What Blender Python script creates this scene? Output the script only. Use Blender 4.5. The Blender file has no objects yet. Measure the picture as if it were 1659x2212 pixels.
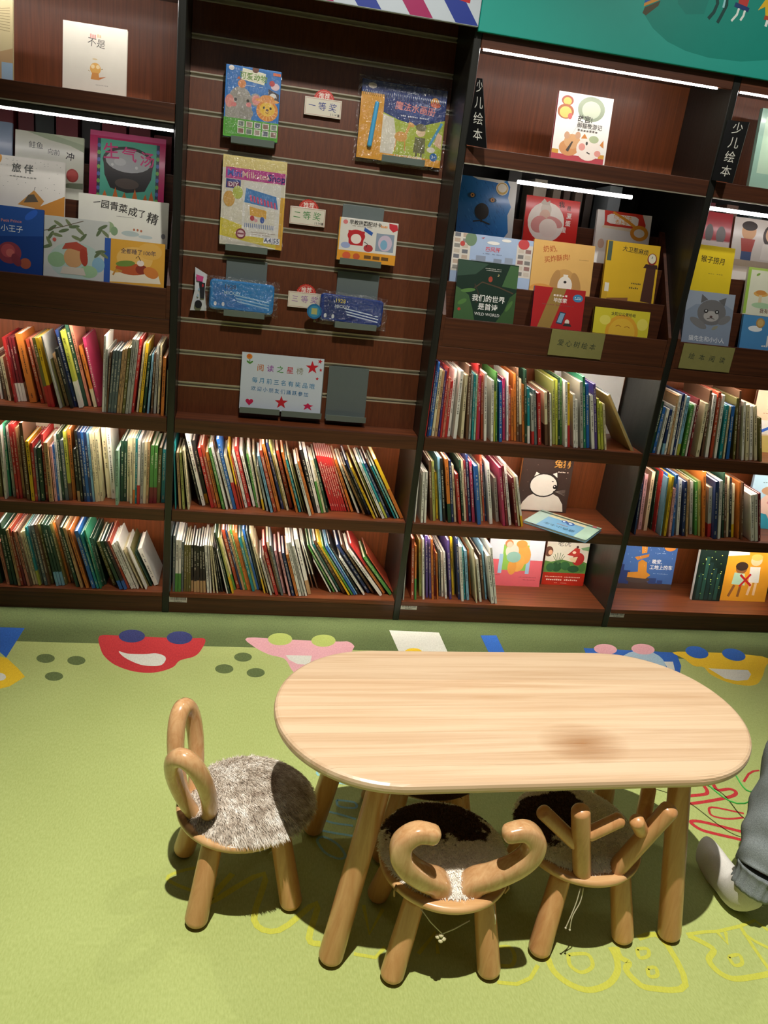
import bpy, math, random
from mathutils import Vector, Matrix, Euler
random.seed(7)
SC = bpy.context.scene
COL = SC.collection
R = math.radians
# ------------------------------------------------------------------ camera
def cam_axes(yaw, pitch, roll):
    f0 = Vector((math.sin(yaw), math.cos(yaw), 0)); r0 = Vector((math.cos(yaw), -math.sin(yaw), 0)); u0 = Vector((0, 0, 1))
    f = f0*math.cos(pitch) - u0*math.sin(pitch); u = u0*math.cos(pitch) + f0*math.sin(pitch)
    return r0*math.cos(roll) + u*math.sin(roll), u*math.cos(roll) - r0*math.sin(roll), f
cd = bpy.data.cameras.new('camera'); cam = bpy.data.objects.new('camera', cd); COL.objects.link(cam)
r_, u_, f_ = cam_axes(.19672, .36174, .12829)
cam.matrix_world = Matrix(((r_.x, u_.x, -f_.x, .2392), (r_.y, u_.y, -f_.y, -2.8571), (r_.z, u_.z, -f_.z, 1.5644), (0, 0, 0, 1)))
cd.sensor_fit = 'HORIZONTAL'; cd.sensor_width = 36.0; cd.lens = 1770.713/1659*36.0; cd.clip_start = .05
SC.camera = cam
# ------------------------------------------------------------------ world, lights, exposure
w = bpy.data.worlds.new('shop_light'); SC.world = w; w.use_nodes = True
w.node_tree.nodes['Background'].inputs[0].default_value = (1.0, .95, .88, 1); w.node_tree.nodes['Background'].inputs[1].default_value = .018
def spot(name, loc, aim, energy, size, blend, radius, col=(1, .89, .74)):
    l = bpy.data.lights.new(name, 'SPOT'); l.energy = energy; l.spot_size = R(size); l.spot_blend = blend; l.shadow_soft_size = radius; l.color = col
    o = bpy.data.objects.new(name, l); COL.objects.link(o); o.location = loc
    o.rotation_euler = (Vector(aim) - Vector(loc)).to_track_quat('-Z', 'Y').to_euler(); return o
spot('ceiling_spot_key', (.05, -2.62, 7.0), (.74, -1.74, 0), 2500, 35, .85, .035, (1, .95, .84))
spot('ceiling_spot_rear', (.95, -.62, 3.3), (.9, -1.6, 0), 34, 66, .8, .02, (1, .94, .82))
spot('added_case_fill', (.55, -1.5, 3.3), (.5, .1, 1.62), 165, 56, 1.0, .05, (1, .95, .88))  # added fill spot that brightens the slat wall and left cases, no actual fixture
spot('added_case_fill', (1.75, -1.5, 3.3), (1.75, .1, 1.62), 110, 56, 1.0, .05, (1, .95, .88))  # second added fill, lifts the right-hand cases and trays
def area(name, loc, aim, energy, sx, sy, col):
    l = bpy.data.lights.new(name, 'AREA'); l.shape = 'RECTANGLE'; l.size = sx; l.size_y = sy; l.energy = energy; l.color = col
    o = bpy.data.objects.new(name, l); COL.objects.link(o); o.location = loc
    o.rotation_euler = (Vector(aim) - Vector(loc)).to_track_quat('-Z', 'Y').to_euler(); return o
area('added_soft_fill', (.8, -2.6, 3.5), (.9, 0, 1.0), 5, 3.0, 1.2, (1, .94, .86))  # broad soft fill added for overall brightness, not a real ceiling panel
vs = SC.view_settings; vs.view_transform = 'Standard'; vs.look = 'None'; vs.gamma = 1; vs.use_curve_mapping = False; vs.exposure = 0.0
# ------------------------------------------------------------------ helpers
def lin(h):
    h = h.lstrip('#'); c = [int(h[i:i+2], 16)/255 for i in (0, 2, 4)]
    return tuple((v/12.92 if v <= .04045 else ((v+.055)/1.055)**2.4) for v in c) + (1,)
MATS = {}
def nodes(name):
    m = bpy.data.materials.new(name); m.use_nodes = True; n = m.node_tree.nodes; return m, n, m.node_tree.links, n['Principled BSDF']
def M(hexc, rough=.5, metal=0, var=.05, bump=0, bscale=300, coat=0, spec=.5, tag=''):
    key = (hexc, rough, metal, var, bump, bscale, coat, spec, tag)
    if key in MATS: return MATS[key]
    m, n, l, b = nodes((tag or 'mat') + '_' + hexc.strip('#'))
    c = lin(hexc); b.inputs['Roughness'].default_value = rough; b.inputs['Metallic'].default_value = metal
    b.inputs['Coat Weight'].default_value = coat; b.inputs['Coat Roughness'].default_value = .12; b.inputs['Specular IOR Level'].default_value = spec
    tc = n.new('ShaderNodeTexCoord'); nz = n.new('ShaderNodeTexNoise'); nz.inputs['Scale'].default_value = 25; nz.inputs['Detail'].default_value = 4
    l.new(tc.outputs['Object'], nz.inputs['Vector'])
    mx = n.new('ShaderNodeMix'); mx.data_type = 'RGBA'; mx.inputs[6].default_value = tuple(v*(1-var) for v in c[:3]) + (1,); mx.inputs[7].default_value = tuple(min(1, v*(1+var)) for v in c[:3]) + (1,)
    l.new(nz.outputs['Fac'], mx.inputs[0]); l.new(mx.outputs[2], b.inputs['Base Color'])
    if bump:
        n2 = n.new('ShaderNodeTexNoise'); n2.inputs['Scale'].default_value = bscale; n2.inputs['Detail'].default_value = 3; l.new(tc.outputs['Object'], n2.inputs['Vector'])
        bp = n.new('ShaderNodeBump'); bp.inputs['Strength'].default_value = bump; bp.inputs['Distance'].default_value = .002
        l.new(n2.outputs['Fac'], bp.inputs['Height']); l.new(bp.outputs['Normal'], b.inputs['Normal'])
    MATS[key] = m; return m
def wood(name, dark, light, axis, freq, rough, coat=0, along=1.6, contrast=(.3, .7), bump=.15):
    if name in MATS: return MATS[name]
    m, n, l, b = nodes(name); b.inputs['Roughness'].default_value = rough; b.inputs['Coat Weight'].default_value = coat; b.inputs['Coat Roughness'].default_value = .15
    tc = n.new('ShaderNodeTexCoord'); mp = n.new('ShaderNodeMapping')
    s = [freq, freq, freq]; s[axis] = along; mp.inputs['Scale'].default_value = s
    oi = n.new('ShaderNodeObjectInfo'); ad = n.new('ShaderNodeVectorMath'); ad.operation = 'MULTIPLY_ADD'; ad.inputs[1].default_value = (37, 53, 71)
    l.new(oi.outputs['Random'], ad.inputs[0]); l.new(tc.outputs['Object'], mp.inputs['Vector']); l.new(mp.outputs['Vector'], ad.inputs[2])
    nz = n.new('ShaderNodeTexNoise'); nz.inputs['Scale'].default_value = 1; nz.inputs['Detail'].default_value = 6; nz.inputs['Roughness'].default_value = .62; nz.inputs['Distortion'].default_value = .6
    l.new(ad.outputs['Vector'], nz.inputs['Vector'])
    cr = n.new('ShaderNodeValToRGB'); cr.color_ramp.elements[0].position = contrast[0]; cr.color_ramp.elements[1].position = contrast[1]
    cr.color_ramp.elements[0].color = lin(dark); cr.color_ramp.elements[1].color = lin(light); l.new(nz.outputs['Fac'], cr.inputs['Fac'])
    hs = n.new('ShaderNodeHueSaturation'); mr = n.new('ShaderNodeMapRange'); mr.inputs[3].default_value = .93; mr.inputs[4].default_value = 1.07
    l.new(oi.outputs['Random'], mr.inputs[0]); l.new(mr.outputs[0], hs.inputs['Value']); l.new(cr.outputs['Color'], hs.inputs['Color']); l.new(hs.outputs['Color'], b.inputs['Base Color'])
    bp = n.new('ShaderNodeBump'); bp.inputs['Strength'].default_value = bump; bp.inputs['Distance'].default_value = .001; l.new(nz.outputs['Fac'], bp.inputs['Height']); l.new(bp.outputs['Normal'], b.inputs['Normal'])
    MATS[name] = m; return m
def emit(name, col, strength):
    if name in MATS: return MATS[name]
    m, n, l, b = nodes(name); b.inputs['Base Color'].default_value = (.8, .8, .8, 1); b.inputs['Emission Color'].default_value = col; b.inputs['Emission Strength'].default_value = strength
    MATS[name] = m; return m
def film(name, fac=.10, bump=.6, scale=40, tint=(1, 1, 1, 1)):
    if name in MATS: return MATS[name]
    m, n, l, b = nodes(name); n.remove(b); out = n['Material Output']
    tr = n.new('ShaderNodeBsdfTransparent'); tr.inputs[0].default_value = tint; gl = n.new('ShaderNodeBsdfGlossy'); gl.inputs['Roughness'].default_value = .2
    mx = n.new('ShaderNodeMixShader'); lw = n.new('ShaderNodeLayerWeight'); lw.inputs['Blend'].default_value = .25
    ma = n.new('ShaderNodeMath'); ma.operation = 'ADD'; ma.inputs[1].default_value = fac; ma.use_clamp = True
    tc = n.new('ShaderNodeTexCoord'); nz = n.new('ShaderNodeTexNoise'); nz.inputs['Scale'].default_value = scale; nz.inputs['Detail'].default_value = 3; l.new(tc.outputs['Object'], nz.inputs['Vector'])
    bp = n.new('ShaderNodeBump'); bp.inputs['Strength'].default_value = bump; bp.inputs['Distance'].default_value = .02; l.new(nz.outputs['Fac'], bp.inputs['Height'])
    l.new(bp.outputs['Normal'], gl.inputs['Normal']); l.new(lw.outputs['Facing'], ma.inputs[0])
    mu = n.new('ShaderNodeMath'); mu.operation = 'MULTIPLY'; mu.inputs[1].default_value = .35; l.new(lw.outputs['Facing'], mu.inputs[0]); l.new(mu.outputs[0], ma.inputs[0])
    l.new(ma.outputs[0], mx.inputs[0]); l.new(tr.outputs[0], mx.inputs[1]); l.new(gl.outputs[0], mx.inputs[2]); l.new(mx.outputs[0], out.inputs['Surface'])
    MATS[name] = m; return m
class MB:
    def __init__(s): s.v = []; s.f = []; s.m = []; s.mats = []; s.smooth = False
    def mi(s, mat):
        if mat not in s.mats: s.mats.append(mat)
        return s.mats.index(mat)
    def add(s, vs, fs, mat=None):
        o = len(s.v); s.v += [tuple(p) for p in vs]; k = s.mi(mat) if mat else 0
        for f in fs: s.f.append([i+o for i in f]); s.m.append(k)
        return s
    def box(s, x0, x1, y0, y1, z0, z1, mat=None):
        v = [(x0,y0,z0),(x1,y0,z0),(x1,y1,z0),(x0,y1,z0),(x0,y0,z1),(x1,y0,z1),(x1,y1,z1),(x0,y1,z1)]
        return s.add(v, [(3,2,1,0),(4,5,6,7),(0,1,5,4),(1,2,6,5),(2,3,7,6),(3,0,4,7)], mat)
    def hexa(s, v, mat=None):
        return s.add(v, [(3,2,1,0),(4,5,6,7),(0,1,5,4),(1,2,6,5),(2,3,7,6),(3,0,4,7)], mat)
    def rbox(s, x0, x1, y0, y1, z0, z1, r, mat=None):   # box with chamfered edges
        def ring(i, z): return [(x0+i,y0,z),(x1-i,y0,z),(x1,y0+i,z),(x1,y1-i,z),(x1-i,y1,z),(x0+i,y1,z),(x0,y1-i,z),(x0,y0+i,z)]
        def ringi(z): return [(x0+r,y0+r*.3,z),(x1-r,y0+r*.3,z),(x1-r*.3,y0+r,z),(x1-r*.3,y1-r,z),(x1-r,y1-r*.3,z),(x0+r,y1-r*.3,z),(x0+r*.3,y1-r,z),(x0+r*.3,y0+r,z)]
        L = [ringi(z0), ring(r, z0+r), ring(r, z1-r), ringi(z1)]
        vs = sum(L, []); fs = [tuple(range(7, -1, -1)), tuple(24+i for i in range(8))]
        for k in range(3):
            for i in range(8): j = (i+1) % 8; fs.append((k*8+i, k*8+j, k*8+8+j, k*8+8+i))
        return s.add(vs, fs, mat)
    def prism(s, pts, a, b, plane='xz', mat=None):      # polygon extruded along the third axis from a to b
        n = len(pts)
        def P(p, t): return (p[0], t, p[1]) if plane == 'xz' else (p[0], p[1], t) if plane == 'xy' else (t, p[0], p[1])
        vs = [P(p, a) for p in pts] + [P(p, b) for p in pts]
        return s.add(vs, [tuple(range(n)), tuple(range(2*n-1, n-1, -1))] + [(i, n+i, n+(i+1) % n, (i+1) % n) for i in range(n)], mat)
    def tube(s, pts, rad, seg=12, mat=None, cap=True, flat=None, up=(0, 0, 1), sq=1.0):
        P = [Vector(p) for p in pts]; n = len(P); rr = rad if hasattr(rad, '__len__') else [rad]*n; vs = []; fs = []
        a = None
        for i in range(n):
            t = (P[min(i+1, n-1)] - P[max(i-1, 0)]).normalized()
            if a is None:
                ref = Vector(up)
                if abs(t.dot(ref)) > .95: ref = Vector((1, 0, 0))
                a = (ref - t*ref.dot(t)).normalized()
            else: a = (a - t*a.dot(t)).normalized()
            b = t.cross(a); k = flat if flat else 1
            for j in range(seg):
                q = 2*math.pi*j/seg; ca, sa = math.cos(q), math.sin(q); ca = math.copysign(abs(ca)**sq, ca); sa = math.copysign(abs(sa)**sq, sa); vs.append(P[i] + (a*ca + b*sa*k)*rr[i])
        for i in range(n-1):
            for j in range(seg): k = (j+1) % seg; fs.append((i*seg+j, i*seg+k, i*seg+seg+k, i*seg+seg+j))
        if cap: fs += [tuple(range(seg-1, -1, -1)), tuple((n-1)*seg+j for j in range(seg))]
        return s.add(vs, fs, mat)
    def peg(s, p0, p1, r0, r1, seg=20, dome=.9, mat=None):   # round peg with domed ends
        p0, p1 = Vector(p0), Vector(p1); d = (p1-p0); L = d.length; d = d/L; pts = []; rr = []
        for k in range(0, 8):
            q = math.pi/2*k/7; pts.append(p0 + d*(r0*dome*(1-math.cos(q)))); rr.append(max(.0006, r0*math.sin(q)))
        for k in range(7, -1, -1):
            q = math.pi/2*k/7; pts.append(p1 - d*(r1*dome*(1-math.cos(q)))); rr.append(max(.0006, r1*math.sin(q)))
        return s.tube(pts, rr, seg, mat)
    def lathe(s, prof, seg=48, c=(0, 0, 0), mat=None):
        vs = []; fs = []; n = len(prof)
        for r, z in prof:
            for j in range(seg): q = 2*math.pi*j/seg; vs.append((c[0]+r*math.cos(q), c[1]+r*math.sin(q), c[2]+z))
        for i in range(n-1):
            for j in range(seg): k = (j+1) % seg; fs.append((i*seg+j, i*seg+k, i*seg+seg+k, i*seg+seg+j))
        fs += [tuple(range(seg-1, -1, -1)), tuple((n-1)*seg+j for j in range(seg))]
        return s.add(vs, fs, mat)
    def mesh(s, name):
        me = bpy.data.meshes.new(name); me.from_pydata(s.v, [], s.f)
        for m in s.mats: me.materials.append(m)
        if s.mats: me.polygons.foreach_set('material_index', s.m)
        if s.smooth: me.polygons.foreach_set('use_smooth', [True]*len(me.polygons))
        me.update(); return me
def props(o, label=None, cat=None, group=None, kind=None):
    if label: o['label'] = label
    if cat: o['category'] = cat
    if group: o['group'] = group
    if kind: o['kind'] = kind
    return o
def obj(name, mb, parent=None, mat=None, world=False, smooth=None, **kw):
    if smooth is not None: mb.smooth = smooth
    if world and parent is not None:
        p = parent
        off = Vector()
        while p is not None: off += Vector(p.location); p = p.parent
        mb.v = [(a-off.x, b-off.y, c-off.z) for a, b, c in mb.v]
    me = mb.mesh(name)
    if mat is not None and not mb.mats: me.materials.append(mat)
    o = bpy.data.objects.new(name, me); COL.objects.link(o)
    if parent is not None: o.parent = parent
    return props(o, **kw)
def empty(name, loc=(0, 0, 0), rot=(0, 0, 0), parent=None, **kw):
    o = bpy.data.objects.new(name, None); o.empty_display_size = .05; COL.objects.link(o); o.location = loc; o.rotation_euler = rot
    if parent is not None: o.parent = parent
    return props(o, **kw)
TXT = {}
def text_geo(s, bold=0.0):
    bold = min(bold, .012)
    if (s, bold) in TXT: return TXT[(s, bold)]
    c = bpy.data.curves.new('lettering', 'FONT'); c.body = s; c.size = 1; c.align_x = 'CENTER'; c.align_y = 'CENTER'; c.offset = bold; c.resolution_u = 2
    o = bpy.data.objects.new('lettering', c); COL.objects.link(o)
    dg = bpy.context.evaluated_depsgraph_get(); me = bpy.data.meshes.new_from_object(o.evaluated_get(dg))
    g = ([tuple(v.co[:2]) for v in me.vertices], [tuple(p.vertices) for p in me.polygons])
    bpy.data.objects.remove(o); bpy.data.curves.remove(c); bpy.data.meshes.remove(me)
    TXT[(s, bold)] = g; return g
def smooth_path(pts, n=8, closed=False):
    P = [Vector(p) for p in pts]; out = []; N = len(P)
    rng = range(N) if closed else range(N-1)
    for i in rng:
        if closed: a, b, c, d = P[(i-1) % N], P[i], P[(i+1) % N], P[(i+2) % N]
        else: a, b, c, d = P[max(i-1, 0)], P[i], P[i+1], P[min(i+2, N-1)]
        for k in range(n):
            t = k/n; out.append(.5*((2*b) + (c-a)*t + (2*a-5*b+4*c-d)*t*t + (3*b-a-3*c+d)*t**3))
    if not closed: out.append(P[-1])
    return out
def art(mb, ops, w, h, z0=0.0, up='z', dz=.00002, start=0, clamp=True):
    """flat print in a plane: u right, v up, both 0..1 of w x h, stacked towards -y (or +z when up='f')"""
    k = start
    def put(p2, fs, mat):
        nonlocal k
        t = z0 + dz*(k+1); k += 1
        if clamp: p2 = [(min(max(u, 0), w), min(max(v, 0), h)) for u, v in p2]
        vs = [((u, -t, v) if up == 'z' else (u, v, t)) for u, v in p2]
        mb.add(vs, fs, mat)
    for o in ops:
        t = o[0]
        if t == 'e':
            _, u, v, a, b, c = o[:6]; rot = R(o[6]) if len(o) > 6 else 0; q = [2*math.pi*i/22 for i in range(22)]
            pts = [(u*w + a*w*math.cos(x)*math.cos(rot) - b*w*math.sin(x)*math.sin(rot), v*h + a*w*math.cos(x)*math.sin(rot) + b*w*math.sin(x)*math.cos(rot)) for x in q]
            put(pts, [tuple(range(22))], M(c, .4, var=.04))
        elif t == 'r':
            _, a, b, c, d, col = o; put([(a*w, b*h), (c*w, b*h), (c*w, d*h), (a*w, d*h)], [(0, 1, 2, 3)], M(col, .4, var=.06))
        elif t == 'p':
            pts = o[1]
            put([(a*w, b*h) for a, b in pts], [tuple(range(len(pts)))], M(o[2], .4, var=.05))
        elif t == 'l':
            pts = [Vector((a*w, b*h)) for a, b in o[1]]; lw = o[2]*w/2; V = []; F = []
            for i, p in enumerate(pts):
                d = (pts[min(i+1, len(pts)-1)] - pts[max(i-1, 0)]); d = d.normalized() if d.length > 1e-9 else Vector((1, 0)); nn = Vector((-d.y, d.x))
                V += [tuple(p + nn*lw), tuple(p - nn*lw)]
            for i in range(len(pts)-1): F.append((2*i, 2*i+1, 2*i+3, 2*i+2))
            put(V, F, M(o[3], .4, var=.02))
        elif t == 't':
            _, s, u, v, size, col = o[:6]; bold = o[6] if len(o) > 6 else .015; rot = R(o[7]) if len(o) > 7 else 0
            V, F = text_geo(s, bold); sz = size*h; cs, sn = math.cos(rot), math.sin(rot)
            put([(u*w + (x*cs - y*sn)*sz, v*h + (x*sn + y*cs)*sz) for x, y in V], F, M(col, .4, var=.02))
        elif t == 'x':    # rows of tiny print too small to read: short ticks
            _, u0, v0, u1, n, size, col = o; rs = random.Random(int(u0*1e4+v0*1e3)); V = []; F = []
            for i in range(n):
                if rs.random() < .12: continue
                x = (u0 + (u1-u0)*i/n)*w; s1 = (u1-u0)*w/n*.7; hh = size*h*(.6+.4*rs.random())
                b = len(V); V += [(x, v0*h), (x+s1, v0*h), (x+s1, v0*h+hh), (x, v0*h+hh)]; F.append((b, b+1, b+2, b+3))
            if F: put(V, F, M(col, .4, var=.02))
    return k

# ------------------------------------------------------------------ setting: carpet floor and the wall behind the cases
def carpet_mat(name, a, b):
    if name in MATS: return MATS[name]
    m, n, l, bs = nodes(name); bs.inputs['Roughness'].default_value = .95; bs.inputs['Specular IOR Level'].default_value = .12
    bs.inputs['Sheen Weight'].default_value = .15
    tc = n.new('ShaderNodeTexCoord'); mp = n.new('ShaderNodeMapping'); mp.inputs['Scale'].default_value = (260, 90, 1)
    nz = n.new('ShaderNodeTexNoise'); nz.inputs['Scale'].default_value = 1; nz.inputs['Detail'].default_value = 4
    n2 = n.new('ShaderNodeTexNoise'); n2.inputs['Scale'].default_value = 2.3; n2.inputs['Detail'].default_value = 3
    ad = n.new('ShaderNodeMath'); ad.operation = 'MULTIPLY_ADD'; ad.inputs[1].default_value = .35; l.new(n2.outputs['Fac'], ad.inputs[0]); 
    sc = n.new('ShaderNodeMath'); sc.operation = 'MULTIPLY'; sc.inputs[1].default_value = .65; l.new(nz.outputs['Fac'], sc.inputs[0]); l.new(sc.outputs[0], ad.inputs[2])
    cr = n.new('ShaderNodeValToRGB'); cr.color_ramp.elements[0].position = .36; cr.color_ramp.elements[1].position = .66; cr.color_ramp.elements[0].color = lin(a); cr.color_ramp.elements[1].color = lin(b)
    l.new(tc.outputs['Object'], mp.inputs['Vector']); l.new(mp.outputs['Vector'], nz.inputs['Vector']); l.new(tc.outputs['Object'], n2.inputs['Vector'])
    l.new(ad.outputs[0], cr.inputs['Fac']); l.new(cr.outputs['Color'], bs.inputs['Base Color'])
    n3 = n.new('ShaderNodeTexNoise'); n3.inputs['Scale'].default_value = 420; l.new(tc.outputs['Object'], n3.inputs['Vector'])
    bp = n.new('ShaderNodeBump'); bp.inputs['Strength'].default_value = .35; bp.inputs['Distance'].default_value = .002; l.new(n3.outputs['Fac'], bp.inputs['Height']); l.new(bp.outputs['Normal'], bs.inputs['Normal'])
    MATS[name] = m; return m
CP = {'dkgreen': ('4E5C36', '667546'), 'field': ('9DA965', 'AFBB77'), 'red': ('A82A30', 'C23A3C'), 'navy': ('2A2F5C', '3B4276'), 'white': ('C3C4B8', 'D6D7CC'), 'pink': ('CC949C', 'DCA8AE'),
      'lime': ('A0AE5C', 'B0BE68'), 'blue': ('2456A4', '3268BC'), 'yellow': ('D6B026', 'E6C22E'), 'skyblue': ('93AFC0', 'A6C0CE'), 'cyan': ('7FB4B8', '94C6C8'), 'yline': ('B4B646', 'C2C452')}
def cmat(k): return carpet_mat('carpet_' + k, *CP[k])
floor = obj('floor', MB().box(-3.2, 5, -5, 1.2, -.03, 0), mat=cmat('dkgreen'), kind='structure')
def cpart(name, pts, k, z):
    obj(name, MB().prism(pts, -.001, z, 'xy'), floor, mat=cmat(k))
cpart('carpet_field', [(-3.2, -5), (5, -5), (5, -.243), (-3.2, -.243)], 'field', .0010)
FLOOR_SHAPES= [('p', 'red', [(-0.196, -0.192), (-0.131, -0.185), (-0.04, -0.188), (0.04, -0.191), (0.125, -0.189), (0.172, -0.193), (0.163, -0.264), (0.141, -0.313), (0.094, -0.342), (0.074, -0.386), (0.029, -0.417), (-0.017, -0.423), (-0.065, -0.411), (-0.116, -0.379), (-0.153, -0.335), (-0.178, -0.281)]), ('e', 'navy', [(-0.086, -0.186), (-0.041, -0.183), (-0.08, -0.231)]), ('e', 'navy', [(0.081, -0.188), (0.126, -0.186), (0.084, -0.234)]), ('p', 'white', [(-0.116, -0.291), (-0.086, -0.305), (-0.03, -0.306), (0.009, -0.299), (0.039, -0.315), (0.046, -0.341), (0.034, -0.374), (0.002, -0.381), (-0.034, -0.374), (-0.073, -0.348), (-0.1, -0.321)]), ('p', 'pink', [(0.323, -0.175), (0.473, -0.18), (0.653, -0.184), (0.699, -0.182), (0.718, -0.21), (0.711, -0.237), (0.663, -0.354), (0.571, -0.419), (0.497, -0.41), (0.477, -0.385), (0.455, -0.315), (0.4, -0.288), (0.349, -0.238)]), ('e', 'lime', [(0.444, -0.178), (0.489, -0.176), (0.442, -0.223)]), ('e', 'lime', [(0.606, -0.18), (0.652, -0.177), (0.602, -0.225)]), ('p', 'white', [(0.46, -0.29), (0.555, -0.289), (0.543, -0.351), (0.5, -0.348), (0.472, -0.322)]), ('e', 'dkgreen', [(-0.344, -0.348), (-0.315, -0.347), (-0.338, -0.376)]), ('e', 'dkgreen', [(-0.244, -0.357), (-0.215, -0.356), (-0.239, -0.385)]), ('e', 'dkgreen', [(-0.295, -0.455), (-0.267, -0.454), (-0.29, -0.481)]), ('e', 'dkgreen', [(0.309, -0.31), (0.34, -0.309), (0.309, -0.34)]), ('e', 'dkgreen', [(0.246, -0.389), (0.277, -0.388), (0.247, -0.418)]), ('e', 'dkgreen', [(0.353, -0.409), (0.384, -0.408), (0.352, -0.438)]), ('p', 'blue', [(-0.587, -0.15), (-0.457, -0.152), (-0.468, -0.349), (-0.563, -0.238)]), ('p', 'yellow', [(-0.565, -0.285), (-0.489, -0.343), (-0.464, -0.353), (-0.415, -0.413), (-0.382, -0.461), (-0.415, -0.517), (-0.488, -0.559)]), ('e', 'white', [(-0.461, -0.464), (-0.439, -0.463), (-0.454, -0.487)]), ('p', 'white', [(0.873, -0.087), (1.072, -0.093), (1.076, -0.37), (0.893, -0.377)]), ('e', 'yellow', [(0.939, -0.249), (0.974, -0.247), (0.933, -0.281)]), ('p', 'blue', [(1.24, -0.105), (1.307, -0.101), (1.301, -0.33), (1.237, -0.332)]), ('p', 'blue', [(1.648, -0.18), (1.959, -0.192), (2.041, -0.198), (2.011, -0.297), (1.975, -0.354), (1.881, -0.42), (1.606, -0.429)]), ('e', 'skyblue', [(1.829, -0.322), (1.937, -0.318), (1.894, -0.186)]), ('e', 'pink', [(1.739, -0.185), (1.787, -0.188), (1.721, -0.226)]), ('e', 'pink', [(1.906, -0.176), (1.955, -0.18), (1.886, -0.218)]), ('p', 'white', [(1.952, -0.268), (1.991, -0.267), (1.967, -0.33), (1.943, -0.317)]), ('p', 'yellow', [(2.051, -0.188), (2.424, -0.207), (2.376, -0.3), (2.282, -0.406), (2.217, -0.428), (2.148, -0.407), (2.107, -0.354), (2.105, -0.302), (2.068, -0.295), (2.054, -0.242)]), ('e', 'blue', [(2.138, -0.189), (2.18, -0.206), (2.108, -0.235)]), ('e', 'blue', [(2.298, -0.2), (2.341, -0.217), (2.266, -0.246)]), ('p', 'white', [(2.121, -0.31), (2.213, -0.315), (2.291, -0.316), (2.286, -0.347), (2.247, -0.387), (2.195, -0.397), (2.152, -0.382)])]
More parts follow.
